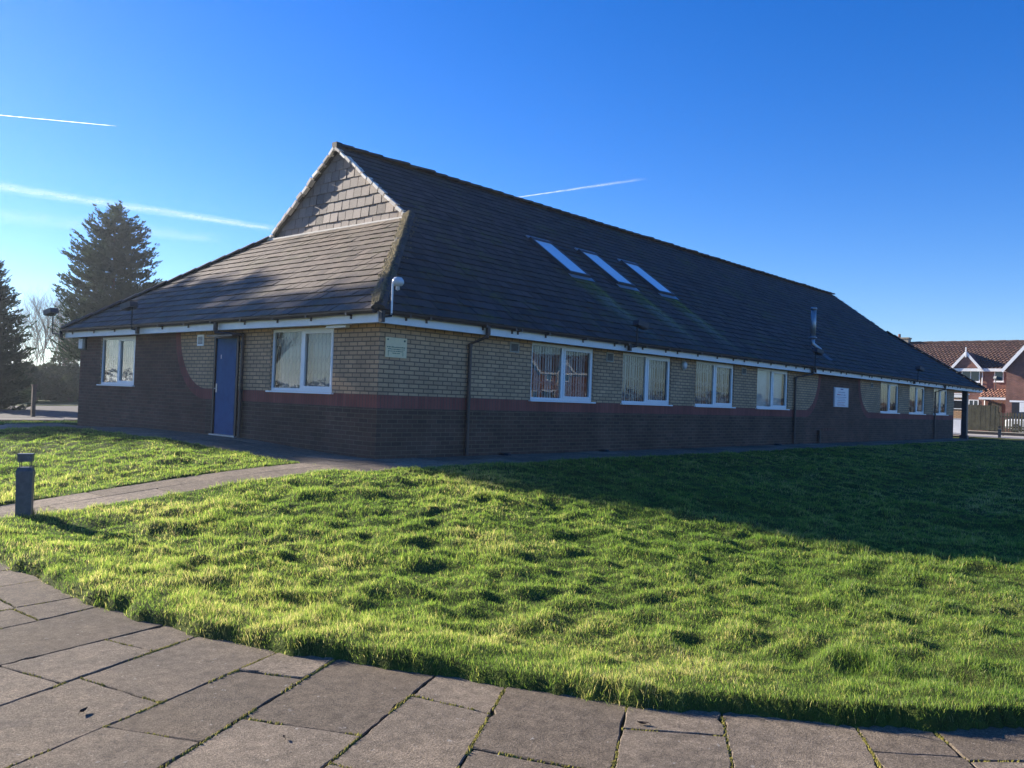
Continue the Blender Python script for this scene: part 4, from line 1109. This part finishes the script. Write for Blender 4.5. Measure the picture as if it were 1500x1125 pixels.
    f = MB(); f.tube([(6.98, -.1, 2.5), (6.98, -.1, .0)], .05, 8); f.tube([(6.75, -.36, 4.9), (6.75, -.1, 4.75), (6.75, -.1, 3.4)], .045, 8); f.build('downpipe', M['white'], root)
    # gabled wing
    wx0, wx1, wy = 8.8, 12.2 + .9, -1.6; wm = (wx0 + wx1) / 2; wa = 7.75
    f = MB(); f.box(wx0, wx1, wy, -.003, -.3, 5.0)
    f.face([(wx0, wy, 5.0), (wx1, wy, 5.0), (wm, wy, wa)], 0, [(wx0, 5), (wx1, 5), (wm, wa)]); f.build('wing_wall', MM, root)
    f = MB()
    for xa in (wx0 - .25, wx1 + .25):
        f.face([(xa, wy - .25, 4.85), (wm, wy - .25, wa + .14), (wm, D / 2, wa + .14), (xa, D / 2, 4.85)], 0, None, .45)
    f.build('wing_roof', M['house_tile'], root)
    f = MB()
    for xa in (wx0 - .28, wx1 + .28):
        a = Vector((xa, wy - .28, 4.78)); e = Vector((wm, wy - .28, wa + .05)); d = e - a; n = Vector((0, 1, 0)).cross(d).normalized(); f.obox((a + e) / 2, (0, .03, 0), d / 2, n * .12)
    f.build('bargeboard', M['fascia'], root)
    f = MB(); f.box(wx0 + .45, wx1 - .5, wy - .05, wy - .003, .0, 2.35); ga = f.build('garage_door', M['black'], root)
    f = MB(); f.box(wx0 + .3, wx1 - .35, wy - .08, wy - .052, 2.36, 2.5); f.box(wx0 + 1.0, wx0 + 1.35, wy - .08, wy - .052, 0, 2.34); f.build('garage_frame', M['white'], ga)
    win(wx0 + 1.4, 3.9, 1.4, 1.1, wy, 1)
    f = MB(); f.box(-1.5, -.3, D / 2 - .4, D / 2 + .4, 5.0, 8.0); f.box(-1.56, -.24, D / 2 - .46, D / 2 + .46, 8.0, 8.12); ch = f.build('chimney', M['chimney'], root)
    f = MB(); f.lathe([(.13, 0), (.11, .35), (.08, .35), (.08, .1)], (-1.2, D / 2, 8.12), 10); f.build('chimney_pot', M['terracotta'], ch)
    # gable end window (both sides)
    for (xw, s_) in ((Lh, 1), (0, -1)):
        f = MB(); f.box(xw + (.003 if s_ > 0 else -.04), xw + (.04 if s_ > 0 else -.003), 3.4, 4.6, 3.9, 5.0); fr = f.build('window', M['white'], root)
        f = MB(); q2 = xw + .043 * s_; f.face([(q2, 3.5, 4.0), (q2, 4.5, 4.0), (q2, 4.5, 4.9), (q2, 3.5, 4.9)]); f.build('pane', M['dark_glass'], fr)
    return root
hs = make_house('red brick house with white bargeboards and brown tiled roof behind the fence')
hs.location = (70, 13.8, -.1); hs.rotation_euler.z = R_(-90)
for k, (hx, hy, rz) in enumerate(((86, -56, -118),)):
    c = copy_tree(hs); c.location = (hx, hy, -.2); c.rotation_euler.z = R_(rz); c['label'] = 'red brick house across the street, seen only as a reflection in the windows'

# fences
def fence(name, y0, y1, x, z0, ztop, pitch, bw, label):
    root = empty(name, (x, y0, z0), label, 'fence', 'wooden fences in front of the house'); n = int(abs(y1 - y0) / pitch); sgn_ = 1 if y1 > y0 else -1; rr = random.Random(n)
    f = MB()
    for k in range(n):
        y = sgn_ * k * pitch; t = ztop + rr.uniform(-.03, .03); w = bw / 2; xo = rr.uniform(-.006, .006)
        f.prism([(xo - .012, y - w, .06 + rr.uniform(0, .04)), (xo - .012, y + w, .06), (xo - .012, y + w, t - .05), (xo - .012, y, t), (xo - .012, y - w, t - .05)], (.024, 0, 0), 0, rr.random())
    f.build('boards', M['fence_wood'], root)
    for z in (.35, ztop - .35):
        f = MB(); f.box(.014, .07, min(0, y1 - y0), max(0, y1 - y0), z, z + .09); f.build('rail', M['fence_wood'], root)
    for k in range(int(abs(y1 - y0) / 2.4) + 1):
        f = MB(); y = sgn_ * k * 2.4; f.box(.072, .17, y - .05, y + .05, -.2, ztop + .02); f.build('post', M['fence_wood'], root)
fence('board_fence', 4.2, 11, 62, -.06, 1.98, .105, .10, 'tall closed green brown board fence behind the porch')
fence('picket_fence', 4.1, -16, 62, -.06, 1.44, .185, .12, 'lower picket fence with gaps in front of the white car')

# parked car behind the fence
def car():
    root = empty('parked_car', (66, 2.3, -.05), 'white hatchback parked behind the picket fence', 'car')
    st = [(-2.05, .30, .62, .62), (-1.98, .22, .78, .78), (-1.2, .20, .92, .86), (-.75, .20, .96, .88), (0, .2, .97, .88), (.9, .2, .98, .88), (1.6, .22, .98, .86), (2.0, .28, .92, .8), (2.08, .36, .8, .7)]
    b = MB(); last = None
    for (y, zb, zt, hw) in st:
        r_ = [(-hw, y, zb + .1), (-hw * .98, y, zb), (hw * .98, y, zb), (hw, y, zb + .1), (hw, y, zt - .12), (hw * .93, y, zt), (-hw * .93, y, zt), (-hw, y, zt - .12)]
        if last:
            for i in range(8): b.face([last[i], last[(i + 1) % 8], r_[(i + 1) % 8], r_[i]])
        else: b.face(r_)
        last = r_
    b.face(last[::-1]); b.build('body', M['car'], root, smooth=True)
    cab = [(-1.15, .92, .80), (-.35, 1.50, .62), (.3, 1.56, .64), (1.2, 1.52, .62), (1.95, .94, .74)]
    b = MB()
    for (a, c) in zip(cab[:-1], cab[1:]):
        b.face([(-a[2], a[0], a[1]), (a[2], a[0], a[1]), (c[2], c[0], c[1]), (-c[2], c[0], c[1])], 1 if (a is cab[0] or c is cab[-1]) else 0)
    for sg_ in (-1, 1):
        low = [(-1.15, .92), (1.95, .94)]
        pts = [(.80 * sg_, -1.15, .92), (.62 * sg_, -.35, 1.50), (.64 * sg_, .3, 1.56), (.62 * sg_, 1.2, 1.52), (.74 * sg_, 1.95, .94)]
        b.face(pts if sg_ < 0 else pts[::-1], 1)
        b.obox((.72 * sg_, .35, 1.22), (.035 * sg_, 0, -.14), (0, .035, 0), (.04, 0, .28 * 1), 0)
    b.build('cabin', [M['car'], M['dark_glass']], root)
    for y in (-1.3, 1.28):
        for sg_ in (-1, 1):
            w_ = MB(); w_.tube([(sg_ * .70, y, .31), (sg_ * .89, y, .31)], .31, 20); wo_ = w_.build('wheel', M['tyre'], root); w_ = MB(); w_.tube([(sg_ * .885, y, .31), (sg_ * .90, y, .31)], .2, 14); w_.build('rim', M['rim'], wo_)
    for x in (-.6, .6):
        h_ = MB(); h_.obox((x, -2.02, .66), (.16, 0, 0), (0, .03, 0), (0, 0, .07)); h_.build('headlight', M['bulb'], root)
car()

# ------------------------------------------------------------------ trees and hedges
def conifer(base, H, Rm, seed, label, prof, n_wh=34, dens=1.0, low=.08):
    rr = np.random.default_rng(seed); root = empty('conifer_tree', base, label, 'tree', 'conifers beyond the building')
    t = MB(); t.tube([(0, 0, -.3), (.05, .02, H * .4), (0, 0, H * .8), (0, 0, H * .985)], [.2, .15, .07, .015], 8); t.build('trunk', M['bark'], root)
    V = []; 
    def spray(p, d, up, L, w):
        d = d / np.linalg.norm(d); s = np.cross(d, up); s /= np.linalg.norm(s) + 1e-6
        tip = p + d * L + np.array([0, 0, L * .10])
        V.append([p - s * w * .3, p + d * L * .45 - s * w, tip, p + d * L * .4 + s * w])
    for k in range(n_wh):
        h = low + (1 - low) * (k + rr.random() * .8) / n_wh
        if h > .99: continue
        r = Rm * prof(h)
        nb = max(4, int(6 * prof(h) ** .5 + 4)); a0 = rr.random() * 6.28
        for b in range(nb):
            h2 = min(.985, max(low, h + rr.normal(0, .022))); a = a0 + b * 6.283 / nb + rr.normal(0, .3); L = r * (.72 + .42 * rr.random()) * (1.1 if rr.random() < .12 else 1)
            z0 = h2 * H - .1 * L
            droop = .16 + .1 * rr.random(); ns = max(4, int(L / .07 * dens))
            for i in range(ns):
                u = (i + rr.random()) / ns
                if u < .12: continue
                pos = np.array([math.cos(a) * L * u, math.sin(a) * L * u, z0 - droop * L * u + (.34 + .2 * (h > .8)) * L * u * u * u + rr.normal(0, .04)])
                out = np.array([math.cos(a), math.sin(a), .18 + .55 * u])
                for s in (-1, 1, 0):
                    sd = a + s * (.75 + .3 * rr.random())
                    dr_ = np.array([math.cos(sd), math.sin(sd), .05 + .5 * u + rr.normal(0, .15)]) if s else out
                    l = (.19 + .19 * rr.random()) * (1.15 - .45 * u) * (.75 + .35 * min(1, L / 2))
                    spray(pos + rr.normal(0, .05, 3), dr_, np.array([rr.normal(0, .35), rr.normal(0, .35), 1.0]), l, l * (.20 + .10 * rr.random()))
    for i in range(14):
        a = rr.random() * 6.28; spray(np.array([0, 0, H * (.95 + .045 * rr.random())]), np.array([math.cos(a) * .5, math.sin(a) * .5, .9]), np.array([.3, .2, 1.]), .3, .04)
    V = np.array(V, np.float32); n = len(V)
    raw('crown', V.reshape(-1, 3), np.arange(n * 4), np.full(n, 4), M['conifer'], root)
    return root
oval = lambda h: (np.interp(h, [0, .12, .3, .5, .68, .8, .9, .97, 1], [.9, 1, 1.0, .98, .93, .78, .50, .2, .03]))
cone = lambda h: (np.interp(h, [0, .1, .35, .6, .8, .93, 1], [.9, 1, .92, .72, .45, .2, .03]))
conifer((14.98, 44.64, -.45), 13.0, 3.05, 3, 'tall broad dark conifer rising behind the left end of the roof', oval, 58, 1.0, .26)
conifer((6.6, 40.4, -.5), 8.6, 2.35, 4, 'shorter dark conifer cut off by the left edge of the photo', cone, 60, 1.0, .03)
# conifers out of the frame on the sunny side: their shade falls on the end wall and the lower roof
for (tx_, ty_, hh, rr_, sd) in ((-3.9, 33.0, 14.4, 2.6, 5), (-1.0, 34.5, 13.0, 2.6, 6), (-5.3, 31.0, 15.2, 1.9, 7)):
    conifer((tx_, ty_, -.55), hh, rr_, sd, 'conifer beyond the left edge of the photo, whose shade falls on the building', oval, 70)

def bare_tree(base, H, seed, label, spread=.5, group='bare trees behind the hedge', depth=4, thick=.07):
    rr = random.Random(seed); root = empty('bare_tree', base, label, 'tree', group)
    t = MB(); br = MB()
    def grow(mb, p, d, L, r, lev):
        pts = [p]; dd = d.copy(); k = 4
        for i in range(k):
            dd = (dd + Vector((rr.gauss(0, .10), rr.gauss(0, .10), rr.gauss(.05, .06)))).normalized(); pts.append(pts[-1] + dd * L / k)
        mb.tube(pts, [r * (1 - .16 * i) for i in range(k + 1)], 6 if lev == 0 else (4 if lev < 2 else 3), caps=False)
        if lev >= depth: return
        n = (11 if lev == 0 else 6 if lev < 3 else 3)
        for i in range(n):
            u = rr.uniform(.3 if lev == 0 else .2, 1.0); j = min(k - 1, int(u * k)); q2 = pts[j].lerp(pts[j + 1], u * k - j)
            a = rr.random() * 6.28; side = Vector((math.cos(a), math.sin(a), 0)); nd = (dd * (1 - spread * .5) + side * spread + Vector((0, 0, .25))).normalized()
            grow(br, q2, nd, L * rr.uniform(.38, .6), r * .45, lev + 1)
    grow(t, Vector((0, 0, -.2)), Vector((rr.gauss(0, .04), rr.gauss(0, .04), 1)).normalized(), H * .72, thick, 0)
    t.build('trunk', M['twig'], root); br.build('branches', M['twig'], root)
    return root
def along(px, dep, z):  # ground point seen at a given photo column, used once to plan the far planting
    d = right * (px - 750) + down * 20 + fwd * 1260; k = dep / 1260; return (CAM.x + d.x * k, CAM.y + d.y * k, z)
desc = ['slender pale bare tree next to the cut off conifer', 'bare tree with forked crown behind the dark shrub', 'thin bare sapling left of the floodlight arm', 'bare tree directly behind the floodlight arm', 'bare brownish tree touching the end of the eaves', 'low bare tree beside the end wall', 'tall bare tree fading into the bright sky', 'bare tree in front of the broad conifer', 'bare tree half hidden by the cut off conifer', 'tall thin bare tree above the floodlight arm', 'bare tree in the thicket left of the broad conifer', 'bare tree behind the brown shrub by the end wall']
for k, (px_, dep, H) in enumerate(((44, 74, 8.3), (58, 80, 9.2), (66, 70, 7.6), (78, 76, 8.0), (92, 72, 7.4), (108, 74, 6.6), (50, 92, 10.5), (100, 84, 8.8), (36, 82, 8.6), (72, 88, 9.6), (84, 94, 9.4), (112, 90, 8.2))):
    bare_tree(along(px_, dep, -.45), H, 20 + k, desc[k], .55, thick=.06)
bare_tree((-30, 50, -.5), 12, 41, 'bare tree out of the frame, mirrored in the end window', .6, 'bare trees mirrored in the end window', thick=.2)
bare_tree((-24, 43, -.5), 10, 42, 'bare tree out of the frame, mirrored in the end window', .6, 'bare trees mirrored in the end window', thick=.18)

def bush(base, rx, ry, rz_, seed, n, mat, label, leaf=.13, name='shrub', cat='shrub', group='shrubs along the far verge'):
    rr = np.random.default_rng(seed); root = empty(name, base, label, cat, group)
    nl = 9; cen = rr.normal(0, .42, (nl, 3)) * np.array([rx, ry, rz_ * .6]) + np.array([0, 0, rz_ * .75]); cr = .45 + .35 * rr.random(nl)
    k = rr.integers(0, nl, n); d = rr.normal(0, 1, (n, 3)); d /= np.linalg.norm(d, axis=1)[:, None]
    rad = (.55 + .5 * rr.random(n) ** .5)[:, None]
    p = cen[k] + d * rad * cr[k][:, None] * np.array([rx, ry, rz_]) * .75; p[:, 2] = np.abs(p[:, 2]) * .95 + .05
    a = rr.normal(0, 1, (n, 3)); a /= np.linalg.norm(a, axis=1)[:, None]; b = np.cross(a, rr.normal(0, 1, (n, 3))); b /= np.linalg.norm(b, axis=1)[:, None]
    s = (leaf * (.6 + .8 * rr.random(n)))[:, None]
    V = np.stack([p - a * s, p - b * s * .5, p + a * s, p + b * s * .5], 1)
    raw('foliage', V.reshape(-1, 3), np.arange(n * 4), np.full(n, 4), mat, root)
    t = MB()
    for i in range(6): an = i * 1.05; t.tube([(.05 * math.cos(an), .05 * math.sin(an), -.1), (rx * .4 * math.cos(an), ry * .4 * math.sin(an), rz_)], [.04, .015], 5)
    t.build('stems', M['bark'], root)
for k, (px_, dep, rx, ry, rz_, mt, lb) in enumerate(((16, 62, 2.2, 1.6, 1.9, 'hedge', 'low dark shrub under the cut off conifer'), (52, 66, 2.1, 1.6, 2.0, 'hedge', 'large rounded dark shrub behind the wooden post'), (80, 67, 1.8, 1.4, 1.9, 'hedge', 'mid sized dark shrub between the larger two'), (104, 66, 1.8, 1.5, 1.8, 'hedge', 'dark shrub against the end wall of the building'), (100, 74, 2.2, 1.6, 2.0, 'brown_leaf', 'brown leaved shrub behind the dark ones'), (38, 72, 1.5, 1.5, 1.7, 'conifer', 'green conifer shrub behind the rounded one'), (-25, 64, 2.6, 2, 1.7, 'hedge', 'shrub beyond the left edge of the photo'), (66, 80, 2.4, 1.6, 2.3, 'brown_leaf', 'tall brown thicket shrub between the bare trees'), (122, 72, 2.0, 1.6, 1.5, 'hedge', 'dark shrub mostly hidden by the end wall'))):
    bush(along(px_, dep, -.42), rx, ry, rz_, 60 + k, 7000, M[mt], lb)
# far woodland so that the horizon is never a bare line
mb_n = 30000; rr = np.random.default_rng(77)
ang = rr.random(mb_n) * math.tau; dist = 165 + rr.random(mb_n) * 40; hgt_ = 3.2 + 2.5 * vnoise(ang * 60, ang * 11, 1.0, 9)
p = np.stack([np.cos(ang) * dist, np.sin(ang) * dist, rr.random(mb_n) ** .8 * hgt_ - .8], -1)
a = rr.normal(0, 1, (mb_n, 3)); a /= np.linalg.norm(a, axis=1)[:, None]; b = np.cross(a, rr.normal(0, 1, (mb_n, 3))); b /= np.linalg.norm(b, axis=1)[:, None]
s_ = (.3 + .4 * rr.random(mb_n))[:, None]; V = np.stack([p - a * s_, p - b * s_ * .6, p + a * s_, p + b * s_ * .6], 1)
o = raw('far_woodland', V.reshape(-1, 3), np.arange(mb_n * 4), np.full(mb_n, 4), M['far_twigs']); tag(o, 'far belt of brown winter woodland along the horizon', 'woodland', kind='stuff')
# wooden post by the road
wp = empty('wooden_post', (5.6, 30.5, -.55), 'weathered wooden post on the verge in front of the shrubs', 'post')
f = MB(); f.box(-.075, .075, -.075, .075, -.2, 1.44); f.build('shaft', M['post_wood'], wp); f = MB(); f.prism([(-.1, -.1, 1.44), (.1, -.1, 1.44), (.1, .1, 1.44), (-.1, .1, 1.44)], (0, 0, .05)); f.build('cap', M['post_wood'], wp)

# ------------------------------------------------------------------ contrails
def contrail(pa, pb, alt, wa, wb, dens, label, fade=(1, 1)):
    def at(px_, py_):
        d = right * (px_ - 750) + down * (py_ - 562.5) + fwd * 1260; return CAM + d * (alt / d.z)
    A, B = at(*pa), at(*pb); K = 24; ax = (B - A).normalized(); sd = ax.cross(Vector((0, 0, 1))).normalized(); up = Vector((0, 0, 1))
    V = []; F = []; UV = []; D = []
    seg = 8
    for k in range(K + 1):
        u = k / K; c = A.lerp(B, u); w = wa + (wb - wa) * u
        for j in range(seg + 1):
            v = j / seg; h_ = w * .02 * math.sin(math.pi * v)
            for s in (1, -1):
                V.append(tuple(c + sd * (v - .5) * 2 * w + up * h_ * s)); UV.append((u * 6, v)); D.append(dens * (fade[0] + (fade[1] - fade[0]) * u) * min(1, u * 12, (1 - u) * 12))
    n = (seg + 1) * 2
    for k in range(K):
        for j in range(seg):
            for s in (0, 1): F.append((k * n + j * 2 + s, k * n + j * 2 + 2 + s, (k + 1) * n + j * 2 + 2 + s, (k + 1) * n + j * 2 + s))
    me = bpy.data.meshes.new('contrail'); me.from_pydata(V, [], F); l = me.uv_layers.new(name='uv')
    l.data.foreach_set('uv', [c for f_ in F for i in f_ for c in UV[i]])
    at_ = me.attributes.new('veil', 'FLOAT', 'POINT'); at_.data.foreach_set('value', D); me.materials.append(M['contrail'])
    me.update()
    o = bpy.data.objects.new('contrail', me); COL.objects.link(o); tag(o, label, 'contrail', 'contrails in the sky')
    o.visible_shadow = True
contrail((-60, 163), (174, 185), 8000, 75, 50, 1.3, 'short crisp white contrail at the top left')
contrail((-80, 262), (420, 338), 8000, 1500, 1000, .26, 'broad soft contrail above the broad conifer')
contrail((-140, 300), (330, 352), 9500, 4200, 2600, .10, 'faint wide veil of old contrail low beside the broad conifer')
contrail((745, 291), (950, 261), 8000, 90, 280, .55, 'thin contrail fading out behind the ridge', (1.0, .15))

# ------------------------------------------------------------------ thin haze added to imitate veiling lens glare from the low sun
hb = MB(); hb.box(-2600, 2600, -2600, 2600, -1.7, 17.5)
hm = bpy.data.materials.new('glare_haze'); hm.use_nodes = True
for n_ in list(hm.node_tree.nodes):
    if n_.type == 'BSDF_PRINCIPLED': hm.node_tree.nodes.remove(n_)
pv = hm.node_tree.nodes.new('ShaderNodeVolumePrincipled'); pv.inputs['Density'].default_value = .0006; pv.inputs['Anisotropy'].default_value = .65
pv.inputs['Color'].default_value = (.82, .91, 1.0, 1)
hm.node_tree.links.new(pv.outputs[0], hm.node_tree.nodes['Material Output'].inputs['Volume'])
hz = hb.build('haze', hm); tag(hz, 'thin haze added over the whole place to imitate lens glare', 'haze', kind='stuff')
